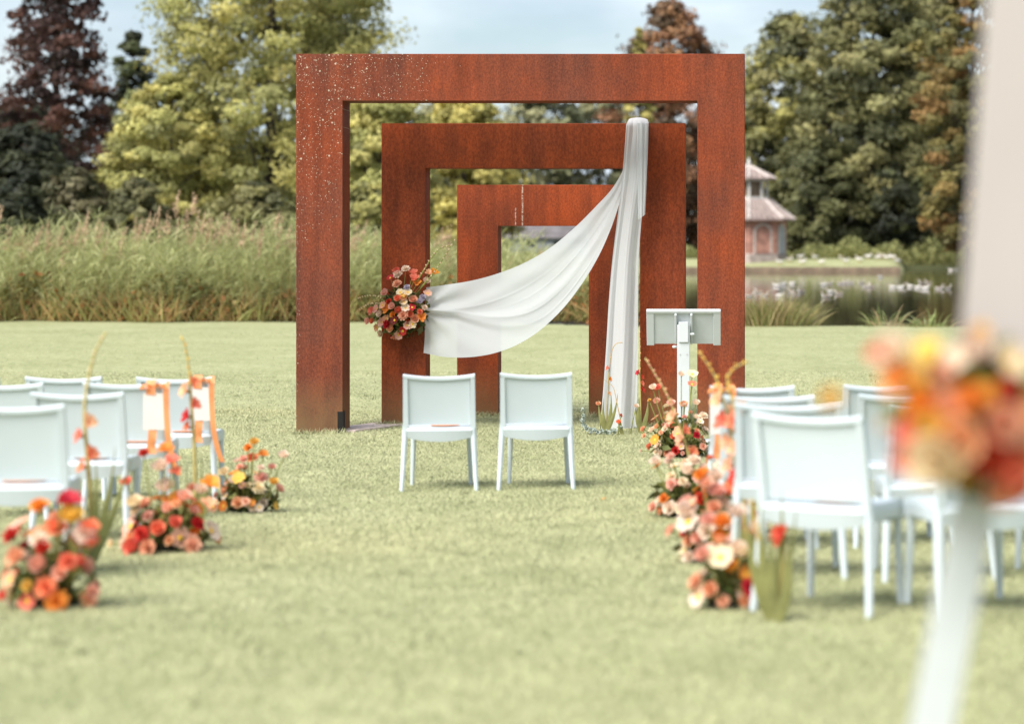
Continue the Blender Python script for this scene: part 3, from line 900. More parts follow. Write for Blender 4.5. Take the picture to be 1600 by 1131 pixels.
def put_bloom(parent, kind, loc, direction, r, col, name='bloom'):
    me = random.choice(BLOOM[kind])
    o = link(name, me, parent)
    q = Vector(direction).normalized().to_track_quat('Z', 'Y')
    o.location = loc
    o.rotation_mode = 'QUATERNION'
    o.rotation_quaternion = q @ Matrix.Rotation(random.uniform(0, 6.28), 3, 'Z').to_quaternion()
    o.scale = (r, r, r * random.uniform(.85, 1.1))
    o.material_slots[0].link = 'OBJECT'
    o.material_slots[0].material = M['petal_' + col]
    NBLOOM[0] += 1
    return o

def pick(pal):
    ks, ws = zip(*pal.items()); return random.choices(ks, ws)[0]
WARM = {'coral': 2.4, 'peach': 4.5, 'pink': 4, 'pale': 4, 'orange': 2.6, 'red': .6, 'yellow': 1.4, 'cream': 1.6}
PINKY = {'coral': 1.6, 'peach': 4, 'pink': 4, 'pale': 5, 'orange': 2, 'red': .6, 'cream': 1.5}
FIERY = {'coral': 3.6, 'peach': 4, 'pink': 3.6, 'pale': 3, 'orange': 3.0, 'red': 1.3, 'yellow': 2, 'cream': 1.6}

def foliage(parent, P, size, cols, name='foliage', up=.4):
    V = leaf_quads(P, size, up, 2.0)
    C = np.array(cols)[RNG.integers(0, len(cols), len(P))] * RNG.uniform(.6, 1.3, (len(P), 1))
    return link(name, fast_mesh(name, V, 4, M['leaf'], np.repeat(C, 4, 0)), parent)
GREENS = [(.10, .13, .035), (.15, .17, .05), (.06, .075, .028), (.26, .27, .08), (.17, .15, .055)]

def arrangement(px, py, wid, hgt, n, rb, pal, label, tall=(), kinds=('ranunculus', 'dahlia', 'carnation', 'cosmos'), wide_y=.7, cat='flowers'):
    """low flower arrangement standing on the lawn, its base at a photo pixel; tall = (dx, dz, colour, kind, radius)"""
    g = hit(px, py); g.y += wid * wide_y * .5; g.z = float(gz(g.x, g.y))
    t = empty('flower_arrangement', g, 0, label, cat, 'flower arrangements lining the aisle')
    a, b, c = wid / 2, wid / 2 * wide_y, hgt
    MB().tube([(0, 0, .0), (0, 0, .05), (0, 0, .07)], [a * .62, a * .66, a * .5], 14, 0, b / a).build('tray', M['tray'], t)
    k = 280
    d = unit(RNG.normal(size=(k, 3))); d[:, 2] = np.abs(d[:, 2])
    P = d * RNG.uniform(.3, 1.08, (k, 1)) * np.array([a, b, c * .8]) + np.array([0, 0, .03])
    foliage(t, P, min(.06, wid * .1), GREENS)
    pts = []; st = MB()
    tries = 0
    while len(pts) < n and tries < 4000:
        tries += 1
        dv = Vector((random.gauss(0, 1), random.gauss(0, 1) - .55, abs(random.gauss(0, .9)) - .12)).normalized()
        f = random.choice((random.uniform(.8, 1.1), random.uniform(.85, 1.1), random.uniform(1.05, 1.42)))
        p = Vector((dv.x * a * f, dv.y * b * f, max(.045, dv.z * c * f + .03)))
        rr = rb * random.uniform(.62, 1.25)
        if any((p - q).length < (rr + r2) * .60 for q, r2 in pts): continue
        pts.append((p, rr))
        kd = random.choice(kinds)
        put_bloom(t, kd, p, dv + Vector((0, -.25, .25)), rr, pick(pal))
        st.tube([(dv.x * a * .25, dv.y * b * .25, .05), p * .7 + Vector((0, 0, .01)), p - dv * rr * .3], .0035, 5)
    for (dx, dz, col, kd, rr) in tall:
        dy = random.uniform(-.6, .3) * b
        p = Vector((dx, dy, dz)); dv = Vector((dx * .8, -.35, .6))
        put_bloom(t, kd, p, dv, rr, col)
        st.tube([(dx * .3, dy * .3, .05), (dx * .7, dy * .8, dz * .55), (dx, dy, dz - rr * .3)], .004, 5)
    st.build('stems', M['stem'], t)
    return t

arrangement(380, 803, .38, .24, 30, .040, WARM, 'orange and pink flowers at the front row chair, left of the aisle',
            [(.05, .44, 'yellow', 'ranunculus', .042), (.0, .40, 'orange', 'carnation', .035), (.02, .34, 'coral', 'dahlia', .042), (.10, .36, 'orange', 'gladiolus', .042),
             (.22, .35, 'pale', 'ranunculus', .048), (.15, .28, 'pink', 'ranunculus', .036), (-.03, .33, 'pink', 'carnation', .035), (-.14, .25, 'cream', 'ranunculus', .05), (-.06, .20, 'pale', 'ranunculus', .055), (.09, .22, 'pink', 'dahlia', .05), (.17, .19, 'yellow', 'ranunculus', .042)])
arrangement(248, 866, .40, .29, 34, .052, FIERY, 'fiery orange flowers at the second row chair, left of the aisle',
            [(-.10, .52, 'red', 'carnation', .035), (.0, .53, 'orange', 'gladiolus', .05), (.05, .48, 'coral', 'gladiolus', .045), (.07, .42, 'coral', 'gladiolus', .04), (-.02, .44, 'pale', 'ranunculus', .058),
             (-.20, .36, 'coral', 'ranunculus', .042), (.0, .33, 'pale', 'ranunculus', .068), (.07, .27, 'orange', 'ranunculus', .065), (.19, .32, 'pale', 'ranunculus', .05), (.12, .29, 'pink', 'ranunculus', .055), (.24, .35, 'orange', 'gladiolus', .06), (.24, .25, 'peach', 'gladiolus', .05), (-.14, .26, 'cream', 'ranunculus', .06), (-.15, .05, 'pale', 'ranunculus', .052)])
arrangement(66, 955, .37, .34, 36, .050, dict(FIERY, orange=1.6, coral=5, pink=5, yellow=1.2, red=2.2), 'red and coral flowers nearest the camera, left of the aisle',
            [(-.06, .42, 'orange', 'carnation', .05), (.08, .44, 'red', 'gladiolus', .06), (.09, .38, 'yellow', 'ranunculus', .075), (.17, .33, 'coral', 'ranunculus', .06), (.03, .34, 'coral', 'dahlia', .055), (.11, .26, 'pink', 'ranunculus', .07), (.18, .28, 'coral', 'ranunculus', .055), (.06, .46, 'red', 'bud', .03)])
arrangement(1064, 717, .50, .36, 58, .036, PINKY, 'pink and terracotta flowers below the white lectern',
            [(-.20, .45, 'pink', 'ranunculus', .045), (-.19, .56, 'coral', 'ranunculus', .045), (-.23, .57, 'pale', 'ranunculus', .042), (.0, .67, 'pale', 'ranunculus', .04), (.09, .68, 'cream', 'cosmos', .05), (.09, .60, 'coral', 'cosmos', .04),
             (-.26, .47, 'yellow', 'carnation', .02), (.12, .44, 'pale', 'ranunculus', .045), (.18, .34, 'pale', 'dahlia', .045), (.02, .42, 'peach', 'ranunculus', .05), (-.08, .44, 'pink', 'ranunculus', .05)])
arrangement(1075, 812, .46, .30, 36, .046, PINKY, 'pale pink flowers on the grass, second from the arch, right of the aisle',
            [(-.20, .34, 'pale', 'ranunculus', .05), (-.12, .34, 'pale', 'ranunculus', .042), (.04, .34, 'pale', 'ranunculus', .05), (.0, .28, 'pale', 'ranunculus', .055), (.10, .25, 'pink', 'ranunculus', .05)])
arrangement(1128, 838, .40, .36, 30, .050, PINKY, 'orange and pink flowers beside the third aisle chair on the right',
            [(.05, .42, 'coral', 'gladiolus', .05), (.10, .46, 'red', 'gladiolus', .05), (.0, .36, 'pale', 'ranunculus', .055), (.08, .33, 'pink', 'ranunculus', .062), (-.1, .35, 'orange', 'carnation', .045), (.14, .38, 'coral', 'bud', .05), (.13, .50, 'pale', 'gladiolus', .04)])
arrangement(1118, 885, .38, .38, 32, .052, PINKY, 'pale pink and orange flowers beside the second nearest right aisle chair',
            [(-.14, .26, 'pale', 'ranunculus', .07), (.0, .42, 'pale', 'ranunculus', .06), (.10, .40, 'coral', 'ranunculus', .06), (-.05, .40, 'pink', 'ranunculus', .055), (.03, .30, 'pale', 'ranunculus', .055)])
arrangement(1140, 955, .30, .26, 26, .048, PINKY, 'pale pink flowers with red centre at the nearest right chair leg',
            [(-.03, .36, 'orange', 'carnation', .05), (.03, .40, 'pale', 'ranunculus', .055), (.12, .34, 'pale', 'ranunculus', .055), (-.09, .36, 'pink', 'ranunculus', .05), (.03, .24, 'pale', 'ranunculus', .06), (.0, .14, 'red', 'carnation', .05), (-.04, .30, 'orange', 'ranunculus', .045)])

# flowers fixed to the middle arch
def wall_flowers():
    c = W(629, 485, YB) + Vector((0, -.03, 0))
    s = YB / FPX
    t = empty('flower_spray', c, 0, 'spray of coral and pink flowers tying the drape to the rusted post', 'flowers')
    MB().box((-.16, -.06, -.14), (.16, .0, .14), 0, .02).build('foam_block', M['tray'], t)
    def L(px, py, d): return Vector(((px - 629) * s, -d, -(py - 485) * s))
    spots = [(622, 424, 'coral', 'ranunculus'), (636, 420, 'pale', 'dahlia'), (624, 429, 'pale', 'dahlia'), (613, 434, 'red', 'cosmos'), (648, 427, 'coral', 'gladiolus'), (625, 443, 'peach', 'dahlia'), (651, 436, 'coral', 'gladiolus'), (655, 443, 'orange', 'gladiolus'),
             (672, 428, 'peach', 'gladiolus'), (680, 427, 'orange', 'gladiolus'), (668, 440, 'pale', 'ranunculus'), (608, 458, 'pink', 'ranunculus'), (631, 456, 'cream', 'cosmos'), (637, 459, 'yellow', 'cosmos'), (643, 456, 'cream', 'cosmos'), (628, 466, 'coral', 'ranunculus'), (636, 464, 'peach', 'cosmos'),
             (637, 471, 'cream', 'cosmos'), (651, 468, 'peach', 'ranunculus'), (671, 458, 'pink', 'cosmos'), (614, 470, 'red', 'carnation'), (611, 482, 'orange', 'gladiolus'), (650, 479, 'red', 'cosmos'), (629, 484, 'coral', 'ranunculus'), (636, 491, 'peach', 'dahlia'), (600, 489, 'pale', 'ranunculus'), (593, 482, 'pink', 'cosmos'),
             (586, 485, 'coral', 'gladiolus'), (578, 501, 'pink', 'ranunculus'), (585, 501, 'coral', 'carnation'), (602, 502, 'pink', 'cosmos'), (609, 497, 'peach', 'cosmos'), (623, 499, 'maroon', 'cosmos'), (617, 511, 'peach', 'ranunculus'), (600, 520, 'cream', 'ranunculus'), (592, 511, 'peach', 'cosmos'), (634, 516, 'red', 'cosmos'),
             (643, 502, 'red', 'carnation'), (653, 497, 'peach', 'ranunculus'), (650, 505, 'cream', 'cosmos'), (642, 507, 'pink', 'cosmos'), (663, 495, 'orange', 'gladiolus'), (667, 480, 'pale', 'carnation'), (661, 486, 'coral', 'carnation'), (622, 524, 'peach', 'carnation'), (617, 526, 'coral', 'bud'), (628, 522, 'pink', 'cosmos'),
             (660, 470, 'lilac', 'carnation'), (664, 464, 'lilac', 'carnation'), (645, 490, 'coral', 'ranunculus'), (620, 478, 'pink', 'ranunculus'), (604, 476, 'peach', 'cosmos'), (641, 449, 'lilac', 'carnation'), (620, 490, 'orange', 'carnation'), (612, 505, 'red', 'ranunculus'), (640, 480, 'pale', 'cosmos')]
    st = MB()
    for (px, py, col, kd) in spots:
        dx, dz = (px - 629) / 55, -(py - 480) / 55
        r2 = dx * dx + dz * dz
        d = max(.06, .24 * math.sqrt(max(0, 1 - min(r2, 1))) + random.uniform(-.02, .03))
        p = L(px, py, d)
        rr = {'dahlia': .043, 'ranunculus': .043, 'carnation': .030, 'cosmos': .034, 'gladiolus': .044, 'bud': .026}[kd] * random.uniform(1.1, 1.35)
        put_bloom(t, kd, p, (dx * .9 - .25, -.9, dz * .8 + .5), rr, col)
        st.tube([(dx * .05, -.05, dz * .05), p * .55 + Vector((0, -.02, 0)), p + Vector((-dx * .01, .015, -dz * .01))], .0035, 5)
    # long curved grass-like gladiolus tips
    for pts in ([(655, 440), (667, 420), (680, 400), (692, 388), (708, 384)], [(660, 450), (678, 430), (692, 410), (703, 393), (713, 376)], [(605, 470), (594, 463), (580, 462), (564, 466)], [(610, 478), (596, 474), (582, 475), (570, 481)]):
        q = catmull(pts, 12)
        st.tube([L(a, b, .14) for a, b in q], np.linspace(.0085, .004, 12), 5)
        for i in range(2, 12):
            put_bloom(t, 'bud', L(q[i][0], q[i][1], .15), (random.choice((-.5, .5)), -.3, .6), .019, 'cream', 'bud')
    st.build('stems', M['stem'], t)
    k = 520
    d = unit(RNG.normal(size=(k, 3))); d[:, 1] = -np.abs(d[:, 1])
    foliage(t, d * RNG.uniform(.5, 1.0, (k, 1)) * np.array([.27, .20, .26]) + np.array([0, -.02, -.02]), .045, GREENS + [(.2, .18, .08)])
wall_flowers()

def gladiolus(pts, Y, label, florets, tip_col='cream', leaves=3, leaf_h=.45, fr=.05, thick=.008, name='gladiolus', cat='gladiolus', leafside=None):
    """upright spike: pts are photo pixels from the ground up at distance Y; florets = (fraction, side, colour)"""
    g = on_ground(pts[0][0], Y)
    t = empty(name, g, 0, label, cat, 'gladiolus spikes standing in the lawn')
    s = Y / FPX
    z0 = W(0, pts[0][1], Y).z
    q = catmull([((px - pts[0][0]) * s, 0, max(0, W(0, py, Y).z - z0)) for px, py in pts], 26)
    MB().tube([Vector(p) for p in q], np.linspace(thick, thick * .35, 26), 6).build('stem', M['glad_stem'], t, True)
    def at(f):
        i = min(24, int(f * 25)); return Vector(q[i]) * (1 - (f*25 - i)) + Vector(q[i+1]) * (f*25 - i)
    for (f, sd, col) in florets:
        p = at(f)
        put_bloom(t, 'gladiolus', p + Vector((sd * fr * .35, -.012, 0)), (sd, -.7, .5), fr * random.uniform(.8, 1.1), col, 'floret')
    top = max([f for f, _, _ in florets], default=.5)
    f = top + .04; sd = 1
    while f < .99:
        put_bloom(t, 'bud', at(f), (sd * .5, -.2, .9), fr * .62 * (1.15 - f * .55), tip_col, 'bud'); f += .035; sd = -sd
    for i in range(leaves):
        a = (i - (leaves - 1) / 2) * .16 + random.uniform(-.05, .05) if leafside is None else leafside * (.05 + .12 * i)
        h = leaf_h * random.uniform(.75, 1.1); P = []
        w = random.uniform(.016, .024)
        for k in range(9):
            u = k / 8
            x = math.sin(a) * h * u + .02 * math.sin(u * 3) * (1 if a > 0 else -1); z = math.cos(a) * h * u
            ww = w * (1 - u ** 2.2) * (.6 + .6 * math.sin(PI * min(1, u + .25)))
            P.append([(x - ww, -.02 - .01 * i, z), (x, -.026 - .01 * i, z), (x + ww, -.02 - .01 * i, z)])
        MB().grid(P).build('leaf', M['sword'], t, True)
    return t

gladiolus([(143, 902), (142, 800), (136, 720), (132, 660), (137, 610), (150, 560), (166, 532)], 11.0, 'tall gladiolus with few coral florets beside the third row chair, left of the aisle',
          [(.42, -1, 'coral'), (.48, 1, 'coral'), (.55, -1, 'coral'), (.61, 1, 'peach')], 'cream', 5, .62, .046, .016)
gladiolus([(304, 862), (305, 790), (304, 720), (299, 650), (295, 590), (289, 555), (282, 540)], 12.3, 'tall gladiolus with coral florets before the front row chair, left of the aisle',
          [(.55, -1, 'coral'), (.60, -1, 'red'), (.66, 1, 'coral'), (.72, -1, 'peach'), (.76, 1, 'coral')], 'yellow', 4, .46, .048, .015)
gladiolus([(1090, 800), (1082, 740), (1066, 680), (1045, 625), (1025, 590), (1008, 562)], 14.2, 'leaning gladiolus with coral florets, right of the aisle before the lectern',
          [(.12, -1, 'coral'), (.20, 1, 'coral'), (.28, -1, 'peach'), (.36, 1, 'coral'), (.44, -1, 'peach'), (.50, 1, 'coral'), (.58, -1, 'peach')], 'peach', 2, .3, .05, .012)
gladiolus([(1148, 880), (1150, 800), (1146, 720), (1136, 660), (1122, 610), (1104, 578), (1090, 560)], 11.6, 'tall orange gladiolus in front of the right front row chair',
          [(.30, -1, 'coral'), (.36, 1, 'coral'), (.42, -1, 'peach'), (.47, 1, 'orange'), (.53, -1, 'peach'), (.58, 1, 'peach'), (.63, -1, 'coral'), (.68, 1, 'peach'), (.73, -1, 'peach')], 'yellow', 2, .4, .058, .012)
gladiolus([(1166, 905), (1164, 820), (1158, 730), (1150, 660), (1136, 610), (1150, 588), (1172, 580)], 10.9, 'orange gladiolus with bent tip beside the right aisle chairs',
          [(.36, 1, 'coral'), (.42, -1, 'red'), (.48, 1, 'orange'), (.54, -1, 'peach'), (.60, 1, 'peach'), (.66, -1, 'coral'), (.72, 1, 'peach')], 'yellow', 2, .45, .055, .012)
gladiolus([(1214, 958), (1220, 900), (1226, 850), (1230, 818)], 9.05, 'short gladiolus with one red floret beside the nearest right chair',
          [(.96, -1, 'red')], 'yellow', 3, .42, .05, .008)
gladiolus([(1205, 955), (1196, 890), (1188, 840), (1178, 790), (1172, 765)], 9.1, 'olive gladiolus leaves standing at the nearest right aisle chair',
          [], 'yellow', 4, .5, .04, .008)
gladiolus([(948, 668), (949, 620), (951, 580), (955, 545), (962, 529), (973, 527)], 21.2, 'thin gladiolus with curled tip before the white drape',
          [(.40, 1, 'peach'), (.55, 1, 'orange'), (.66, -1, 'coral')], 'peach', 4, .42, .03, .008)
gladiolus([(1002, 668), (1001, 620), (1000, 570), (1000, 530), (999, 506)], 21.1, 'straight gladiolus with red florets beside the white drape',
          [(.42, 1, 'red'), (.48, 1, 'coral'), (.54, 1, 'red'), (.58, -1, 'red')], 'peach', 3, .4, .035, .008)
gladiolus([(973, 669), (968, 640), (963, 615), (958, 595), (950, 588), (944, 583)], 21.0, 'short bent gladiolus bud stem before the foot of the drape',
          [(.2, -1, 'coral'), (.32, 1, 'red')], 'peach', 1, .2, .022, .005)

def sprig(px, py, Y, h, col, label):
    g = on_ground(px, Y)
    t = empty('single_flower', g, 0, label, 'flower', 'single flowers at the foot of the drape')
    dx = (py[0] - px) * Y / FPX
    MB().tube([(0, 0, 0), (dx * .4, .01, h * .5), (dx, 0, h)], .005, 6).build('stem', M['stem'], t, True)
    put_bloom(t, 'ranunculus', (dx, -.01, h), (dx * 2, -.5, .8), .036, col)
sprig(985, (994, 0), 21.0, .26, 'pale', 'pale pink flower on a dark stem at the foot of the drape')
sprig(939, (935, 0), 21.2, .27, 'peach', 'peach flower standing left of the drape foot')
sprig(966, (967, 0), 20.9, .12, 'coral', 'low coral bud at the drape foot')

def silver_foliage():
    g = on_ground(928, 21.0)
    t = empty('silver_leaf_garland', g, 0, 'silvery grey leaf garland lying in the grass beside the drape', 'foliage')
    pts = [(-.10, 0, .22), (-.10, -.02, .12), (-.07, -.04, .05), (.0, -.05, .04), (.09, -.04, .035), (.19, -.02, .03), (.25, -.02, .05)]
    q = catmull(pts, 46)
    MB().tube([Vector(p) for p in q], .004, 5).build('twig', M['grey_leaf'], t)
    mb = MB(); ring = [(math.cos(k) * .6, math.sin(k), 0) for k in np.linspace(0, 2*PI, 8)[:-1]]
    mb.add([(x * .024 + .02, y * .022, .004 * math.cos(3*y)) for x, y, z in ring], [tuple(range(7))])
    lm = mb.mesh('leaf', M['grey_leaf'])
    for i in range(46):
        for k in range(2):
            o = link('leaf', lm, t); o.location = q[i]
            o.rotation_euler = (random.uniform(-1.2, 1.2), random.uniform(-1.3, 1.3), random.uniform(0, 6.28)); sc = random.uniform(.7, 1.2); o.scale = (sc, sc, sc)
silver_foliage()

# ------------------------------------------------------------------ easel with board and bouquet, close to the camera
def build_easel():
    Y = 4.0; s = Y / FPX
    t = empty('easel', (W(1560, 0, Y).x, Y, float(gz(.6, Y))), 0, 'white wooden easel close to the camera, one slanted leg in view', 'easel')
    o = t.location; m = M['white_wood']
    q1, q2 = W(1526, 770, Y) - o, W(1456, 1131, Y) - o
    def on_leg(z): return q2 + (q1 - q2) * ((z - q2.z) / (q1.z - q2.z))
    apex = on_leg(2.30)
    lf = on_leg(0.0)
    def leg2(f, a, w=.074, th=.03):
        f, a = Vector(f), Vector(a); d = a - f
        x = Vector((d.z, 0, -d.x)).normalized() * w / 2; y = Vector((0, th / 2, 0)); vs = []
        for q in (f, a): vs += [q - x - y, q + x - y, q + x + y, q - x + y]
        MB().add(vs, [(0, 3, 2, 1), (4, 5, 6, 7), (0, 1, 5, 4), (1, 2, 6, 5), (2, 3, 7, 6), (3, 0, 4, 7)]).build('leg', m, t)
    leg2(lf, apex)
    leg2((2 * apex.x - lf.x, 0, 0), apex + Vector((.0, .0, 0)))
    d = Vector((apex.x, .75, 0)); 
    leg2(d, apex + Vector((0, .035, 0)), .05, .03)
    zc = W(0, 705, Y).z - o.z
    k = (zc - 0) / apex.z
    xl = lf.x + (apex.x - lf.x) * k; xr = 2 * apex.x - xl
    MB().box((xl - .03, -.062, zc - .02), (xr + .03, -.0165, zc + .02), 0, .004).build('ledge', m, t)
    # board resting on the ledge
    bl = W(1483, 690, Y)
    b = empty('sign_board', bl + Vector((0, -.055, 0)), 0, 'tall cream board on the easel at the right picture edge', 'board')
    R = Matrix.Rotation(math.radians(4.4), 4, 'Y')
    MB().box((0, -.006, .002), (.62, .006, 1.0), 0, .002, R).build('panel', M['board'], b)
    # bouquet
    c = W(1500, 640, Y) + Vector((0, -.06, 0))
    f = empty('bouquet', c, 0, 'large blurred bouquet of orange, peach and red flowers on the easel', 'flowers')
    def L(px, py, dd): return Vector(((px - 1500) * s, -dd, -(py - 640) * s))
    spots = [(1392, 545, 'pale', 'ranunculus', .050, .07), (1372, 548, 'coral', 'ranunculus', .035, .05), (1398, 585, 'orange', 'gladiolus', .045, .08), (1440, 545, 'yellow', 'cosmos', .032, .05), (1462, 578, 'peach', 'ranunculus', .034, .09), (1432, 620, 'orange', 'ranunculus', .045, .11), (1466, 628, 'peach', 'dahlia', .045, .12),
             (1448, 692, 'cream', 'ranunculus', .075, .20), (1480, 670, 'peach', 'ranunculus', .062, .15), (1455, 665, 'yellow', 'ranunculus', .06, .13), (1410, 660, 'coral', 'gladiolus', .035, .1), (1412, 700, 'coral', 'gladiolus', .04, .1), (1500, 610, 'orange', 'carnation', .04, .13), (1538, 645, 'peach', 'ranunculus', .058, .16),
             (1530, 690, 'red', 'carnation', .052, .12), (1556, 715, 'coral', 'ranunculus', .055, .13), (1510, 700, 'maroon', 'dahlia', .05, .1), (1520, 520, 'yellow', 'carnation', .028, .05), (1507, 545, 'pale', 'ranunculus', .045, .07), (1550, 600, 'red', 'carnation', .03, .12), (1565, 560, 'cream', 'cosmos', .04, .07), (1585, 640, 'peach', 'ranunculus', .055, .1),
             (1590, 690, 'peach', 'ranunculus', .055, .1), (1545, 750, 'peach', 'carnation', .045, .09), (1480, 560, 'pale', 'gladiolus', .035, .08), (1500, 725, 'yellow', 'cosmos', .03, .08), (1530, 605, 'yellow', 'carnation', .03, .11), (1375, 655, 'yellow', 'carnation', .014, .06), (1612, 600, 'pink', 'ranunculus', .055, .1), (1560, 670, 'maroon', 'carnation', .04, .09), (1572, 745, 'coral', 'ranunculus', .04, .07), (1422, 585, 'yellow', 'cosmos', .03, .07)]
    st = MB()
    for (px, py, col, kd, r, dd) in spots:
        p = L(px, py, dd)
        put_bloom(f, kd, p, ((px - 1500) / 110, -1.0, -(py - 640) / 140 + .15), r * .88, col)
        st.tube([(.02, .0, -.02), p * .6, p + Vector((0, .02, 0))], .004, 5)
    # one yellow flower reaching out to the left
    p = L(1295, 617, .03)
    put_bloom(f, 'carnation', p, (-.5, -.8, .2), .024, 'yellow'); st.tube([(.0, .0, 0), L(1400, 650, .05), p], .0022, 5)
    st.build('stems', M['stem'], f)
    k = 260
    d = unit(RNG.normal(size=(k, 3))); d[:, 1] = -np.abs(d[:, 1])
    P = d * RNG.uniform(.4, 1.0, (k, 1)) * np.array([.125, .09, .125])
    foliage(f, P, .05, [(.2, .22, .05), (.30, .32, .06), (.06, .06, .02), (.12, .04, .03)])
build_easel()

# ------------------------------------------------------------------ trees
GAIN = np.array([2.2, 2.1, 2.1])
def tree(px, Y, top_py, half_px, cols, label, shape='round', n_clump=60, per=150, size=.30, base_py=None, skirt=.22, trunk_r=.28, name='tree', droop=0.0, clump=.17, gap=0.0, cat='tree', lean=0.0, squash=.6):
    s = Y / FPX
    g = on_ground(px, Y)
    t = empty(name, g, 0, label, cat)
    H = W(0, top_py, Y).z - g.z; R = half_px * s
    rr = random.Random(int(px * 7 + Y * 13 + top_py))
    def prof(u):
        """crown half-width at height fraction u of the crown"""
        if shape == 'round': return max(.05, math.sin(PI * min(1, .16 + .84 * u)) ** .55)
        if shape == 'cone': return max(.06, (1 - u) ** .75)
        if shape == 'egg': return max(.06, (math.sin(PI * min(1, .22 + .78 * u)) ** .8))
        return 1.0
    z0 = H * skirt
    n_clump = int(n_clump * 2.0); per = int(per * .62); clump *= .74; size *= .88
    cl = []
    for i in range(n_clump):
        u = (i + rr.random()) / n_clump
        if shape == 'cone': u = u ** 1.25
        a = i * 2.39996 + rr.uniform(-.5, .5)
        q = prof(u) * R * math.sqrt(rr.uniform(.12, 1.0)) * rr.uniform(.85, 1.12)
        cl.append((math.cos(a) * q + lean * u, math.sin(a) * q, z0 + u * (H - z0) * rr.uniform(.96, 1.0), u))
    P = []; C = []; Nn = []
    cols = np.array(cols)
    cr = R * clump * 2
    for (x, y, z, u) in cl:
        k = int(per * rr.uniform(.6, 1.4))
        c = cr * rr.uniform(.65, 1.25) * (1.0 if u < .85 else .75)
        d = unit(RNG.normal(size=(k, 3)))
        p = np.where(RNG.uniform(size=(k, 1)) < .6, d * (RNG.uniform(.3, 1, (k, 1)) ** .6), np.clip(RNG.normal(0, .55, (k, 3)), -.95, .95)) * np.array([c, c, c * squash])
        outw = np.array([x, y, (u - .35) * R]); outw = outw / (np.linalg.norm(outw) + 1e-6)
        if droop: p[:, 2] -= droop * (p[:, 0] ** 2 + p[:, 1] ** 2) / c
        P.append(p + np.array([x, y, z])); Nn.append(unit(p / np.array([1, 1, squash])) * .9 + outw * .7)
        tone = cols[rr.randrange(len(cols))] * rr.uniform(.75, 1.25) * GAIN
        C.append(tone * RNG.uniform(.75, 1.28, (k, 1)))
    P = np.concatenate(P); C = np.concatenate(C); Nn = np.concatenate(Nn)
    P[:, 2] = np.maximum(P[:, 2], .15)
    V = leaf_quads(P, size, .35, 1.5, 0, Nn)
    link('crown', fast_mesh('crown', V, 4, M['leaf'], np.repeat(C, 4, 0)), t)
    mb = MB()
    mb.tube([(0, 0, -.2), (lean * .1, 0, H * .2), (lean * .4, 0, H * .5), (lean * .8, 0, H * .88)], [trunk_r * 1.25, trunk_r, trunk_r * .6, trunk_r * .12], 9)
    for (x, y, z, u) in cl[::max(1, n_clump // 34)]:
        zb = max(H * .12, z - math.hypot(x, y) * .75 - H * .05)
        k = min(1, zb / H / .9) * lean
        mb.tube([(k, 0, zb), (k + (x - k) * .5, y * .5, zb + (z - zb) * .42), (x, y, z)], [trunk_r * .42 * (1.1 - u * .7), trunk_r * .25 * (1.1 - u * .7), trunk_r * .07], 5)
    mb.build('trunk', M['bark'], t, True)
    return t

YG = [(.18, .178, .06), (.205, .195, .068), (.145, .148, .052), (.225, .21, .072), (.115, .118, .045)]
OLIVE = [(.098, .099, .042), (.125, .123, .054), (.072, .076, .033), (.15, .143, .06), (.05, .054, .026)]
DARKG = [(.017, .020, .010), (.023, .027, .013), (.011, .014, .008)]  # dark leaves; deep shade of the low right trees is put into this colour
PURP = [(.046, .024, .019), (.032, .018, .016), (.062, .031, .023), (.018, .012, .011)]
COPP = [(.125, .066, .035), (.095, .052, .03), (.15, .085, .042), (.065, .046, .028)]
RUSTY = [(.12, .088, .03), (.10, .088, .03), (.135, .085, .032), (.068, .064, .025), (.085, .082, .03)]
GREY = [(.10, .105, .055), (.13, .13, .07), (.075, .082, .045)]

# left side
tree(88, 112, -190, 118, PURP, 'dark purple-brown tree with drooping tiers at far left', 'cone', 90, 130, .24, skirt=.22, trunk_r=.26, droop=.5, clump=.145, squash=.32)
tree(30, 98, 200, 120, DARKG, 'very dark evergreen low at the left picture edge', 'round', 70, 170, .22, skirt=.02)
tree(208, 132, 45, 58, DARKG + [(.05, .06, .025)], 'slim dark green tree between the purple tree and the yellow-green tree', 'egg', 46, 120, .26, skirt=.1)
tree(425, 100, -260, 196, YG, 'great yellow-green tree behind the largest arch at left', 'round', 240, 290, .155, skirt=.05, trunk_r=.34, clump=.115)
tree(268, 96, 118, 112, YG, 'lower yellow-green tree spreading left of the great one', 'round', 110, 260, .145, skirt=.05, trunk_r=.2, clump=.125)
tree(520, 112, -40, 85, YG + OLIVE, 'olive tree standing behind the great yellow-green tree', 'round', 60, 150, .28, skirt=.08)
tree(600, 92, 105, 80, YG, 'yellow-green tree showing inside the largest arch', 'round', 80, 200, .16, skirt=.05)
tree(725, 128, 140, 95, [(.215, .195, .06), (.245, .22, .07), (.165, .155, .05)], 'bright yellow tree showing between the arch beams', 'round', 60, 160, .28, skirt=.05)
tree(120, 92, 262, 60, [(.045, .046, .024), (.065, .06, .032)], 'dim olive shrub behind the reeds below the purple tree', 'round', 34, 130, .2, skirt=.02, trunk_r=.1, name='shrub', cat='shrub')
tree(30, 90, 285, 70, DARKG, 'dark shrub behind the reeds at the left edge', 'round', 34, 140, .2, skirt=.02, trunk_r=.1, name='shrub', cat='shrub')
tree(215, 88, 278, 62, [(.05, .052, .024), (.075, .074, .034)], 'dull green shrub behind the reeds left of the pampas plumes', 'round', 34, 140, .2, skirt=.02, trunk_r=.1, name='shrub', cat='shrub')
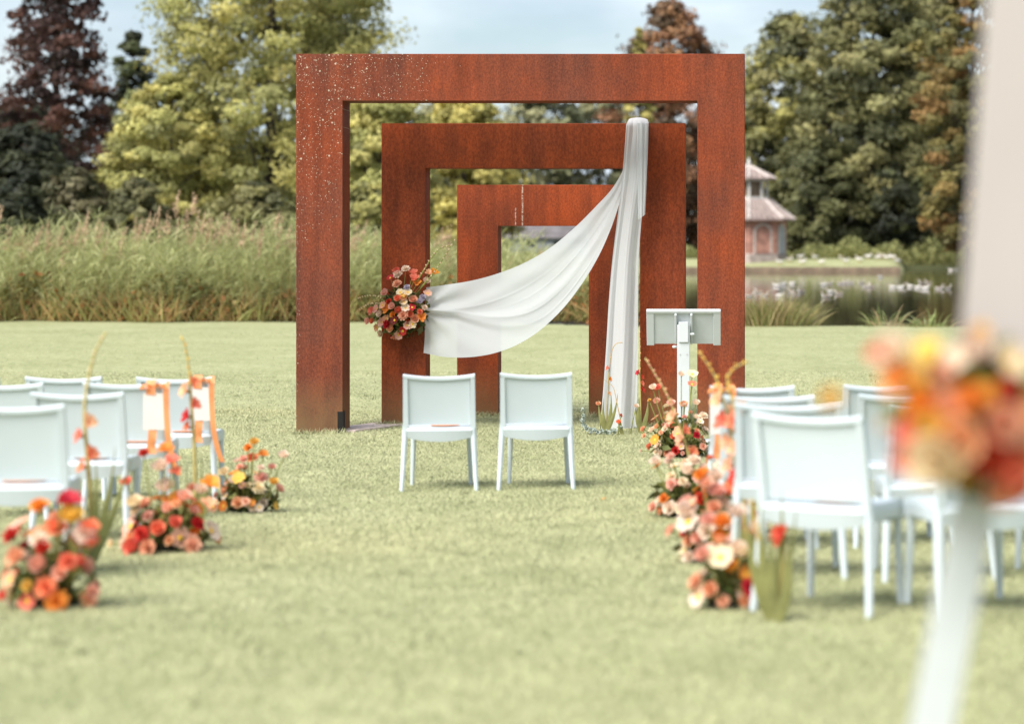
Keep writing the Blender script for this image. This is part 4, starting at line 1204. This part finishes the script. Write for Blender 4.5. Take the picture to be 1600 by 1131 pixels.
tree(400, 84, 285, 75, [(.045, .047, .021), (.08, .078, .032), (.11, .106, .042)], 'shaded olive shrub behind the reeds left of the largest arch', 'round', 36, 150, .2, skirt=.02, trunk_r=.1, name='shrub', cat='shrub')
tree(560, 86, 290, 70, [(.10, .10, .04), (.17, .165, .055)], 'yellowish shrub behind the reeds inside the largest arch', 'round', 36, 140, .2, skirt=.02, trunk_r=.1, name='shrub', cat='shrub')
# behind the arches
tree(845, 200, 118, 90, GREY, 'grey-green distant tree above the middle arch beam', 'round', 60, 130, .40, skirt=.05)
tree(935, 205, 128, 70, GREY, 'low grey-green distant tree near the drape top', 'round', 50, 120, .40, skirt=.05)
tree(700, 210, 150, 90, GREY, 'grey-green distant tree behind the bright yellow tree', 'round', 50, 120, .42, skirt=.05)
tree(1045, 190, 0, 98, COPP, 'copper brown tree rising above the largest arch', 'round', 95, 150, .36, skirt=.05, trunk_r=.4)
tree(998, 176, 44, 26, [(.2, .18, .06), (.16, .15, .05)], 'slender yellow-green tree top before the copper tree', 'egg', 34, 90, .30, skirt=.3, trunk_r=.14)
# right side
tree(1232, 178, 22, 92, OLIVE + [(.15, .145, .05)], 'broad olive tree behind the pavilion', 'round', 105, 150, .34, skirt=.06, trunk_r=.35)
tree(1365, 172, -70, 128, OLIVE, 'great dark olive tree behind the pond', 'round', 165, 170, .34, skirt=.07, trunk_r=.45, clump=.13)
tree(1270, 168, 215, 80, [(.055, .058, .024), (.07, .072, .03), (.04, .044, .02)], 'low olive tree beside the pavilion roof', 'round', 60, 160, .30, skirt=.06, trunk_r=.25)
tree(1445, 176, -10, 85, OLIVE, 'olive tree between the great tree and the russet tree', 'round', 90, 150, .34, skirt=.1, trunk_r=.35)
tree(1520, 158, -110, 92, RUSTY, 'russet and gold tree beside the cream board', 'round', 110, 160, .28, skirt=.1, trunk_r=.35, clump=.13)
tree(1400, 169, 255, 70, DARKG + [(.06, .07, .03)], 'dark shaded tree over the far bank', 'round', 50, 150, .32, skirt=.12)
tree(1640, 180, -60, 110, OLIVE, 'olive tree behind the cream board', 'round', 70, 140, .36, skirt=.06)
for i, (px, top, hp) in enumerate([(1130, 150, 90), (1300, 120, 120), (1470, 110, 110), (1620, 100, 110)]):
    tree(px, 215, top, hp, DARKG, ['dark background tree behind the copper tree and the right arch post', 'dark background tree behind the great olive tree', 'dark background tree behind the russet tree', 'dark background tree behind the cream board'][i], 'round', 60, 150, .48, skirt=.02, trunk_r=.4)
for i, (px, top, hp) in enumerate([(40, 170, 150), (300, 200, 150), (520, 230, 130)]):
    tree(px, 165, top, hp, DARKG, ['dark background tree behind the purple tree', 'dark background tree behind the yellow-green trees', 'dark background tree behind the largest arch'][i], 'round', 60, 150, .42, skirt=.02, trunk_r=.3)

# ------------------------------------------------------------------ reed bed
def blades(P0, D, L, Wd, bend, C0, C1, seg=3):
    """tapered bent blades: returns quads and colours"""
    n = len(P0); side = unit(np.cross(D, RNG.normal(size=(n, 3)))); V = []; C = []
    pts = []; g = np.zeros((n, 3)); g[:, 2] = -1
    hz = unit(D * np.array([1, 1, .0]) + 1e-6)
    for k in range(seg + 1):
        u = k / seg
        pts.append(P0 + D * (L * u)[:, None] + (g * .8 + hz * .25) * (bend * L * u * u)[:, None])
    for k in range(seg):
        u0, u1 = k / seg, (k + 1) / seg
        w0 = (Wd * (1 - u0 ** 1.5) * (1 if k else .6))[:, None]; w1 = (Wd * (1 - u1 ** 1.5) + .001)[:, None]
        V.append(np.stack([pts[k] - side * w0, pts[k] + side * w0, pts[k+1] + side * w1, pts[k+1] - side * w1], 1))
        c0 = C0 * (1 - u0) + C1 * u0; c1 = C0 * (1 - u1) + C1 * u1
        C.append(np.stack([c0, c0, c1, c1], 1))
    return np.concatenate(V).reshape(-1, 3), np.concatenate(C).reshape(-1, 3)

def build_reeds():
    n = 4200
    x = RNG.uniform(-18.5, -1.7, n); dep = RNG.uniform(0, 1, n) ** 1.4 * 4.2
    edge = 50.6 + .35 * np.sin(x * 1.1) + .2 * np.sin(x * 3.1) - np.where(x > -6, (x + 6) * .18, 0)
    y = edge + dep
    fall = np.interp(x, [-18.5, -13, -11, -8, -6.2, -4.4, -3, -1.7], [2.0, 2.05, 2.3, 2.1, 1.95, 1.6, 1.4, 1.15])
    h = fall * (.80 + .38 * vnoise(x, y, 1.1)) * RNG.uniform(.70, 1.14, n) * np.interp(dep, [0, .5, 2], [.72, .92, 1.0]) * (1 + .08 * np.sin(x * 2.3))
    gap = (vnoise(x, y * 3, .55) < .34) & (dep < 1.6)
    h = np.where(gap, h * .45, h)
    base = np.stack([x, y, np.full(n, -.14)], 1)
    D = unit(np.stack([RNG.normal(.03, .11, n), RNG.normal(-.03, .09, n), np.ones(n)], 1))
    green = np.array([.345, .36, .15]); pale = np.array([.50, .50, .26]); tan = np.array([.50, .30, .13]); rust = np.array([.38, .15, .05]); olive = np.array([.20, .20, .065])
    lowc = np.where(RNG.uniform(size=(n, 1)) < .28, tan, np.where(RNG.uniform(size=(n, 1)) < .35, rust, olive)) * RNG.uniform(.7, 1.2, (n, 1))
    Vs, Cs = [], []
    v, c = blades(base, D, h, np.full(n, .011), RNG.uniform(0, .08, n), lowc, green * RNG.uniform(.8, 1.2, (n, 1)), 3); Vs.append(v); Cs.append(c)
    # leaves along each stem
    for k in range(12):
        f = RNG.uniform(.25, .98, n)
        P0 = base + D * (h * f)[:, None]
        a = RNG.uniform(0, 2 * PI, n)
        Dl = unit(np.stack([np.cos(a) * .8 + .25, np.sin(a) * .7, RNG.uniform(.5, 1.9, n)], 1))
        col = (np.where(RNG.uniform(size=(n, 1)) < .35, pale, green) * RNG.uniform(.7, 1.3, (n, 1)))
        lf = np.clip((.45 - f) / .25, 0, 1)[:, None] * (RNG.uniform(size=(n, 1)) < .7)
        col = col * (1 - lf) + lowc * lf
        v, c = blades(P0, Dl, RNG.uniform(.25, .52, n), RNG.uniform(.007, .013, n), RNG.uniform(.1, .7, n), col, col * 1.1, 3); Vs.append(v); Cs.append(c)
    # undergrowth at the foot: broad low leaves, brown litter stalks
    k = 9000
    xx = RNG.uniform(-18.5, -1.7, k); ee = 50.5 + .35 * np.sin(xx * 1.1) + .2 * np.sin(xx * 3.1) - np.where(xx > -6, (xx + 6) * .18, 0)
    P = np.stack([xx, ee + RNG.uniform(0, .9, k), RNG.uniform(0, 1, k) ** 1.4 * (.75 + .35 * np.sin(xx * 1.9)) - .08], 1)
    q = leaf_quads(P, .09, .4, 1.7)
    pal = np.array([(.17, .165, .045), (.24, .2, .06), (.34, .15, .05), (.13, .14, .04), (.30, .24, .09)])
    cc = pal[RNG.integers(0, 5, k)] * RNG.uniform(.6, 1.2, (k, 1))
    Vs.append(q); Cs.append(np.repeat(cc, 4, 0))
    k = 1900
    xx = RNG.uniform(-18.5, -1.7, k); ee = 50.35 + .35 * np.sin(xx * 1.1) + .2 * np.sin(xx * 3.1) - np.where(xx > -6, (xx + 6) * .18, 0)
    P = np.stack([xx, ee + RNG.uniform(-.1, .6, k), np.full(k, -.08)], 1)
    Dl = unit(np.stack([RNG.normal(0, .45, k), RNG.normal(-.1, .25, k), np.full(k, .9)], 1))
    col = np.where(RNG.uniform(size=(k, 1)) < .5, np.array([.50, .32, .14]), np.array([.36, .36, .13])) * RNG.uniform(.7, 1.2, (k, 1))
    v, c = blades(P, Dl, RNG.uniform(.3, 1.15, k), np.full(k, .012), RNG.uniform(.05, .5, k), col, col, 3); Vs.append(v); Cs.append(c)
    o = link('reed_bed', fast_mesh('reed_bed', np.concatenate(Vs), 4, M['reed'], np.concatenate(Cs)))
    tag(o, 'tall green reed bed along the lawn edge behind the arches', kind='stuff')
    # feathery plumes
    tops = []
    for (px, py) in [(282, 296), (302, 300), (250, 322), (236, 330), (222, 340), (262, 330), (75, 345), (40, 352), (12, 350), (60, 358), (90, 362), (125, 345), (138, 330), (160, 345), (185, 350), (200, 352), (210, 358), (320, 330), (332, 340), (358, 332), (372, 342), (400, 345), (437, 330), (455, 350), (468, 352), (100, 350), (30, 362), (170, 360), (310, 350), (295, 345), (345, 352), (385, 352), (415, 350), (0, 318), (702, 380), (690, 360), (705, 350), (560, 350), (575, 342), (588, 356), (560, 366), (800, 400), (830, 395), (845, 386)]:
        for j in range(3):
            Yp = 50.6 + random.uniform(.4, 3)
            tops.append(W(px + random.uniform(-9, 9) * j, py + random.uniform(0, 14) * j, Yp))
    T = np.array([list(p) for p in tops]); Vs, Cs = [], []
    n = len(T); H = .56
    lean = np.stack([RNG.normal(.22, .10, n), np.zeros(n), np.ones(n)], 1)
    bs = T - unit(lean) * H
    stem0 = bs.copy(); stem0[:, 2] -= 1.1; stem0[:, 0] -= .12
    tan = np.array([.33, .31, .15])
    v, c = blades(stem0, unit(bs - stem0), np.full(n, 1.15), np.full(n, .010), np.zeros(n), np.tile(tan, (n, 1)), np.tile(tan, (n, 1)), 2); Vs.append(v); Cs.append(c)
    for k in range(46):
        f = RNG.uniform(0, 1, n)
        P0 = bs + unit(lean) * (H * f)[:, None]
        Dl = unit(np.stack([RNG.normal(.1, .5, n), RNG.normal(0, .5, n), RNG.uniform(.6, 1.6, n)], 1))
        col = np.array([.54, .39, .26]) * RNG.uniform(.7, 1.35, (n, 1))
        v, c = blades(P0, Dl, .21 * (1.15 - f) * RNG.uniform(.7, 1.2, n), np.full(n, .016), RNG.uniform(.2, .9, n), col, col * 1.15, 2); Vs.append(v); Cs.append(c)
    pl = link('plumes', fast_mesh('plumes', np.concatenate(Vs), 4, M['reed'], np.concatenate(Cs)), o)
    pl['kind'] = 'stuff'
build_reeds()

def tuft(px, Y, wpx, hgt, n, cols, label, bend=(.3, .9), wd=.012, name='grass_clump', spread=.5, dz=-.08):
    g = on_ground(px, Y)
    w = wpx * Y / FPX / 2
    P = np.stack([RNG.normal(0, w * .45, n), RNG.normal(0, w * .25, n), np.full(n, dz)], 1)
    D = unit(np.stack([P[:, 0] / w * spread + RNG.normal(0, .18, n), RNG.normal(-.05, .2, n), np.ones(n)], 1))
    c = np.array(cols)[RNG.integers(0, len(cols), n)] * RNG.uniform(.7, 1.25, (n, 1))
    v, cc = blades(P, D, hgt * RNG.uniform(.5, 1.1, n), np.full(n, wd), RNG.uniform(bend[0], bend[1], n), c, c * 1.1, 5)
    o = link(name, fast_mesh(name, v, 4, M['reed'], cc))
    o.location = g
    if name == 'grass_fringe': return tag(o, label, kind='stuff')
    return tag(o, label, 'grass clump', 'grass clumps at the pond edge')
STRAW = [(.38, .30, .14), (.30, .28, .11), (.22, .24, .08), (.42, .33, .18)]
SEDGE = [(.30, .34, .13), (.38, .40, .20), (.22, .26, .09), (.36, .26, .14)]
tuft(1200, 48.0, 110, 1.0, 1100, STRAW, 'straw-coloured grass clump at the pond edge right of the largest arch', (.15, .5), .011)
tuft(1243, 48.3, 45, .85, 130, SEDGE, 'small green grass clump beside the straw-coloured one', (.3, .9))
tuft(1385, 47.9, 70, .85, 60, SEDGE, 'arching sedge at the pond edge, nearer the arch', (.3, 1.0), .017, spread=.8)
tuft(1450, 47.7, 80, .95, 95, SEDGE, 'broad arching sedge at the pond edge beside the board', (.4, 1.1), .019, spread=.9)
tuft(1420, 47.6, 190, .16, 900, SEDGE, 'low ragged grass fringe along the pond edge below the sedges', (.1, .6), .012, name='grass_fringe')
tuft(1080, 47.9, 50, .5, 200, STRAW, 'grass clump at the pond edge between two right arch posts', (.2, .7))
tuft(980, 48.6, 120, .9, 500, STRAW, 'grass clump at the pond edge behind the smallest arch', (.2, .7))

def far_reeds():
    n = 5200
    x = RNG.uniform(-8, 26, n)
    y = 157.5 + RNG.uniform(0, 5, n) + np.where(x > 12.5, 7, 0)
    P = np.stack([x, y, gz(x, y) - .05], 1)
    h = (1.0 + .35 * np.sin(x * .9) + .25 * np.sin(x * 2.1 + 1) + np.where(x > 11, .35, 0)) * RNG.uniform(.6, 1.15, n) * 1.15
    D = unit(np.stack([RNG.normal(0, .3, n), RNG.normal(-.1, .3, n), np.ones(n)], 1))
    c = np.array([(.36, .36, .14), (.43, .41, .18), (.26, .27, .10)])[RNG.integers(0, 3, n)] * RNG.uniform(.75, 1.2, (n, 1))
    v, cc = blades(P, D, h, np.full(n, .05), RNG.uniform(.1, .8, n), c, c * 1.1, 3)
    k = 5000
    x = RNG.uniform(-8, 26, k); y = 157.3 + RNG.uniform(0, 4, k) + np.where(x > 12.5, 7, 0)
    hh = (1.0 + .35 * np.sin(x * .9) + .25 * np.sin(x * 2.1 + 1) + np.where(x > 11, .35, 0))
    q = leaf_quads(np.stack([x, y, gz(x, y) + RNG.uniform(0, 1, k) * hh], 1), .2, .4, 1.6)
    c2 = np.array([(.32, .32, .13), (.22, .23, .09)])[RNG.integers(0, 2, k)] * RNG.uniform(.75, 1.2, (k, 1))
    o = link('waterside_plants', fast_mesh('waterside_plants', np.concatenate([v, q]), 4, M['reed'], np.concatenate([cc, np.repeat(c2, 4, 0)])))
    tag(o, 'low green waterside plants along the far bank of the pond', kind='stuff')
far_reeds()

# far bank revetment of boards
def bank():
    t = empty('bank_edging', (2, 147.9, WATER_Z), 0, 'low brown board edging along the far bank', 'edging')
    x = -10.2
    while x < 9.6:
        w = random.uniform(1.3, 2.1)
        MB().box((x, -.05, -.5), (x + w - .03, .02, .34 + random.uniform(-.015, .015)), 0, .01).build('board', M['plank'], t)
        x += w
bank()

# ------------------------------------------------------------------ pavilion on the far bank
def pavilion():
    Y = 153.0; s = Y / FPX
    g = on_ground(1170, Y)
    t = empty('pavilion', g, math.radians(0), 'octagonal brick pavilion with tiled roof and lantern on the far bank', 'pavilion')
    def zz(py): return W(0, py, Y).z - g.z
    def ngon(r, z, n=8, a0=0.0): return [(r * math.cos(a0 + 2*PI*k/n), r * math.sin(a0 + 2*PI*k/n), z) for k in range(n)]
    rw = 59 * s
    ze = zz(341)
    MB().grid([ngon(rw, -.4), ngon(rw, ze)], closed=True).build('wall', M['brick'], t)
    MB().grid([ngon(rw + .06, -.4), ngon(rw + .06, .32), ngon(rw, .38)], closed=True).build('plinth', M['tile_row'], t)
    for k in range(8):                                    # arched panel in each face
        a = k * PI / 4 + PI / 8
        R = Matrix.Rotation(a - PI / 2, 4, 'Z')
        ap = rw * math.cos(PI / 8)
        door = k == 7
        w, h = .55, 1.75
        arc = [(-w, .38), (w, .38)] + [(w * math.cos(q), h + w * math.sin(q)) for q in np.linspace(0, PI, 12)]
        def ring(f, y): return [R @ Vector((x * f, y, .38 + (z - .38) * (1 + (f - 1) * .35))) for x, z in arc]
        MB().grid([ring(1.0, ap + .005), ring(1.0, ap + .07), ring(1.2, ap + .07), ring(1.2, ap + .005)], closed=True).build('arch_trim', M['hip'], t)
        nm = 'door' if door else 'niche'
        pts = ring(1.0, ap + .012)
        MB().add(pts, [tuple(range(len(pts)))[::-1]]).build(nm, M['plaster'] if door else M['brick'], t)
    ro = 74 * s; rl = 34 * s
    zr0, zr1 = zz(345), zz(312)
    prof = [(ro, zr0), (ro * .985, zr0 + .10), (ro * .72, zr0 + (zr1 - zr0) * .50), (rl * 1.02, zr1)]
    roof = MB().grid([ngon(r, z) for r, z in prof], closed=True).grid([ngon(ro, zr0)[::-1], ngon(rw * .8, zr0 + .02)[::-1]], closed=True).build('roof', M['roof_tile'], t)
    def ribs(prof, per, r, nm):
        for k in range(8):
            c0, c1 = k * PI / 4, (k + 1) * PI / 4
            for j in range(per + 1 if False else per):
                f = j / per
                pts = []
                for (rr, z) in prof:
                    p0 = Vector((rr * math.cos(c0), rr * math.sin(c0), z)); p1 = Vector((rr * math.cos(c1), rr * math.sin(c1), z))
                    pts.append(p0.lerp(p1, f) + Vector((0, 0, .02)))
                MB().tube(pts, r * (1.5 if j == 0 else 1), 5).build('hip_tile' if j == 0 else nm, M['hip'] if j == 0 else M['tile_row'], t)
    ribs(prof[1:], 6, .06, 'tile_row')
    # lantern
    zl0, zl1 = zr1 - .05, zz(281)
    rp = 28 * s
    for k in range(8):
        a = k * PI / 4
        x, y = rp * math.cos(a), rp * math.sin(a)
        MB().box((x - .09, y - .09, zl0), (x + .09, y + .09, zl1), 0, .015).build('lantern_post', M['stone'], t)
    MB().grid([ngon(rp * 1.12, zl0 - .02), ngon(rp * 1.12, zl0 + .22), ngon(rp * .9, zl0 + .22)], closed=True).build('lantern_sill', M['stone'], t)
    MB().grid([ngon(rp * .80, zl0), ngon(rp * .80, zl1)], closed=True).build('lantern_core', M['plank'], t)
    MB().grid([ngon(rp * 1.14, zl1 - .14), ngon(rp * 1.14, zl1 + .02), ngon(rp * .7, zl1 + .02)], closed=True).build('lantern_band', M['stone'], t)
    zu1 = zz(259)
    pr = [(rp * 1.55, zl1 + .01), (rp * 1.52, zl1 + .08), (rp * .8, zl1 + (zu1 - zl1) * .55), (.08, zu1)]
    up = MB().grid([ngon(r, z) for r, z in pr], closed=True).build('lantern_roof', M['roof_tile'], t)
    ribs(pr[1:], 3, .05, 'tile_row')
    z2 = zz(246)
    MB().tube([(0, 0, zu1 - .1), (0, 0, zu1 + .12), (0, 0, zu1 + .2), (0, 0, zu1 + .32), (0, 0, z2)], [.14, .12, .17, .08, .015], 8).build('finial', M['stone'], t, True)
pavilion()

# far low building glimpsed through the smallest arch
def far_house():
    Y = 175; g = on_ground(850, Y); s = Y / FPX
    t = empty('house', g, 0, 'low pale house with grey roof glimpsed through the smallest arch', 'house')
    w = 85 * s
    zw = W(0, 372, Y).z - g.z; zr = W(0, 345, Y).z - g.z
    MB().box((-w, 0, -.3), (w, 6, zw)).build('wall', M['plaster'], t)
    MB().add([(-w - .3, -.4, zw), (w + .3, -.4, zw), (w + .3, 6.4, zw), (-w - .3, 6.4, zw), (-w + .5, 3, zr), (w - .5, 3, zr)],
             [(0, 1, 5, 4), (1, 2, 5), (2, 3, 4, 5), (3, 0, 4), (3, 2, 1, 0)]).build('roof', M['slate'], t)
    for i in range(4):
        x = -w * .75 + i * w * .5
        wd = MB().box((x - .45, -.03, .3), (x + .45, .05, zw - .15)).build('window', M['white_wood'], t)
        MB().box((x - .38, -.045, .36), (x + .38, -.031, zw - .22)).build('pane', M['glass'], wd)
far_house()

# ------------------------------------------------------------------ geese
def goose_mesh(stand, seed, pale):
    r = random.Random(seed); rows = []; cols = []
    neck = r.uniform(.7, 1.0)
    sp = [(-.42, .10, .012, .01), (-.34, .09, .06, .04), (-.20, .06, .13, .10), (0, .05, .165, .13), (.18, .06, .15, .13), (.28, .10, .10, .10), (.33, .17, .06, .06),
          (.34, .26 * neck, .038, .04), (.35, .36 * neck, .036, .04), (.38, .42 * neck, .045, .048), (.43, .425 * neck, .036, .036), (.47, .41 * neck, .018, .016), (.51, .40 * neck, .006, .006)]
    off = .30 if stand else .05
    N = 9
    for i, (x, z, a, b) in enumerate(sp):
        j0, j1 = max(0, i - 1), min(len(sp) - 1, i + 1)
        d = Vector((sp[j1][0] - sp[j0][0], 0, sp[j1][1] - sp[j0][1])).normalized()
        u = Vector((-d.z, 0, d.x))
        rows.append([Vector((x, 0, z + off)) + Vector((0, 1, 0)) * a * math.cos(2*PI*k/N) + u * b * math.sin(2*PI*k/N) for k in range(N)])
        body = (.62, .57, .53) if pale else (.22, .165, .13)
        c = [(.55, .52, .48), (.6, .57, .53), body, body, body, body, (.55, .5, .46), (.6, .55, .5), (.62, .57, .52), (.6, .55, .5), (.5, .4, .34), (.6, .25, .1), (.6, .25, .1)][i]
        for k in range(N):
            under = math.sin(2*PI*k/N) < -.1
            cols.append((.78, .75, .72) if (under and 1 < i < 7) else c)
    mb = MB(); mb.grid(rows, closed=True); mb.add(rows[0], [tuple(range(N))[::-1]])
    if stand:
        for sy in (-.06, .06):
            mb.tube([(.02, sy, off - .04), (.03, sy, .02), (.09, sy, .0)], [.016, .010, .012], 5)
    me = mb.mesh('goose', M['goose'], True)
    while len(cols) < len(me.vertices): cols.append((.6, .28, .12) if len(cols) > len(sp) * N + N - 1 else cols[len(cols) - len(sp) * N])
    a = me.color_attributes.new('Col', 'FLOAT_COLOR', 'POINT')
    a.data.foreach_set('color', np.c_[np.array(cols, np.float32), np.ones(len(cols), np.float32)].astype(np.float32).ravel())
    return me
GM = {(st, p): [goose_mesh(st, 5 * i + p, p) for i in range(3)] for st in (False, True) for p in (False, True)}
ORD = ['first', 'second', 'third', 'fourth', 'fifth', 'sixth', 'seventh', 'eighth', 'ninth', 'tenth', 'eleventh', 'twelfth', 'thirteenth', 'fourteenth', 'fifteenth', 'sixteenth', 'seventeenth', 'eighteenth', 'nineteenth', 'twentieth']
near_row = [(1171, 464), (1186, 458), (1193, 463), (1218, 464), (1237, 457), (1243, 461), (1252, 457), (1291, 465), (1298, 457), (1311, 460)]
far_row = [(1214, 448), (1224, 445), (1237, 444), (1286, 446), (1296, 444), (1313, 444), (1321, 443), (1329, 443), (1346, 443), (1353, 449), (1362, 449), (1395, 450), (1407, 450), (1422, 448), (1433, 450), (1440, 443), (1445, 452), (1451, 443), (1467, 452), (1481, 452)]
bank_row = [(1219, 414), (1233, 410), (1250, 406), (1253, 414), (1274, 407), (1283, 414), (1316, 408), (1321, 413), (1343, 410), (1356, 406), (1371, 407), (1378, 406), (1386, 407), (1395, 407), (1403, 413), (1412, 406)]
def goose(px, py, stand, i, label, group):
    pale = random.random() < .55
    if (px, py) == (1186, 458): pale = False
    o = link('goose', random.choice(GM[(stand, pale)]))
    if stand: o.location = hit(px, py)
    else:
        Y = (CAM_H - WATER_Z) * FPX / (py - CY); o.location = ((px - CX) * Y / FPX, Y, WATER_Z)
    o.rotation_euler = (0, 0, random.choice((0, PI)) + random.uniform(-.7, .7))
    sc = random.uniform(.9, 1.1) * (.66 if stand else .45); o.scale = (sc, sc, sc)
    tag(o, label, 'goose', group)
for i, (a, b) in enumerate(near_row): goose(a, b, False, i, f'{ORD[i]} swimming goose from the arch post in the nearer group', 'geese swimming on the pond')
for i, (a, b) in enumerate(far_row): goose(a, b, False, i, f'{ORD[i]} swimming goose from the arch post in the farther line', 'geese swimming on the pond')
for i, (a, b) in enumerate(bank_row): goose(a, b, True, i, f'{ORD[i]} goose from the pavilion standing on the far bank', 'geese standing on the far bank')
for i, (a, b, l) in enumerate([(1376, 434, 'lone pale goose swimming close to the far bank edging'), (1486, 423, 'farthest swimming goose but one, beside the cream board'), (1495, 422, 'farthest swimming goose, right at the cream board'), (1343, 419, 'goose in the water at the end of the far bank')]):
    goose(a, b, False, i, l, 'geese swimming on the pond')
print('blooms', NBLOOM[0], 'objects', len(bpy.data.objects))

# an orange petal dropped on the lawn
_p = hit(940, 783)
_t = MB().grid(petal(.014, .03, .5, .1, .4, .012, 0)).build('fallen_petal', M['petal_orange'], None, True)
_t.location = _p
tag(_t, 'small orange petal lying on the grass right of the centre chairs', 'petal')
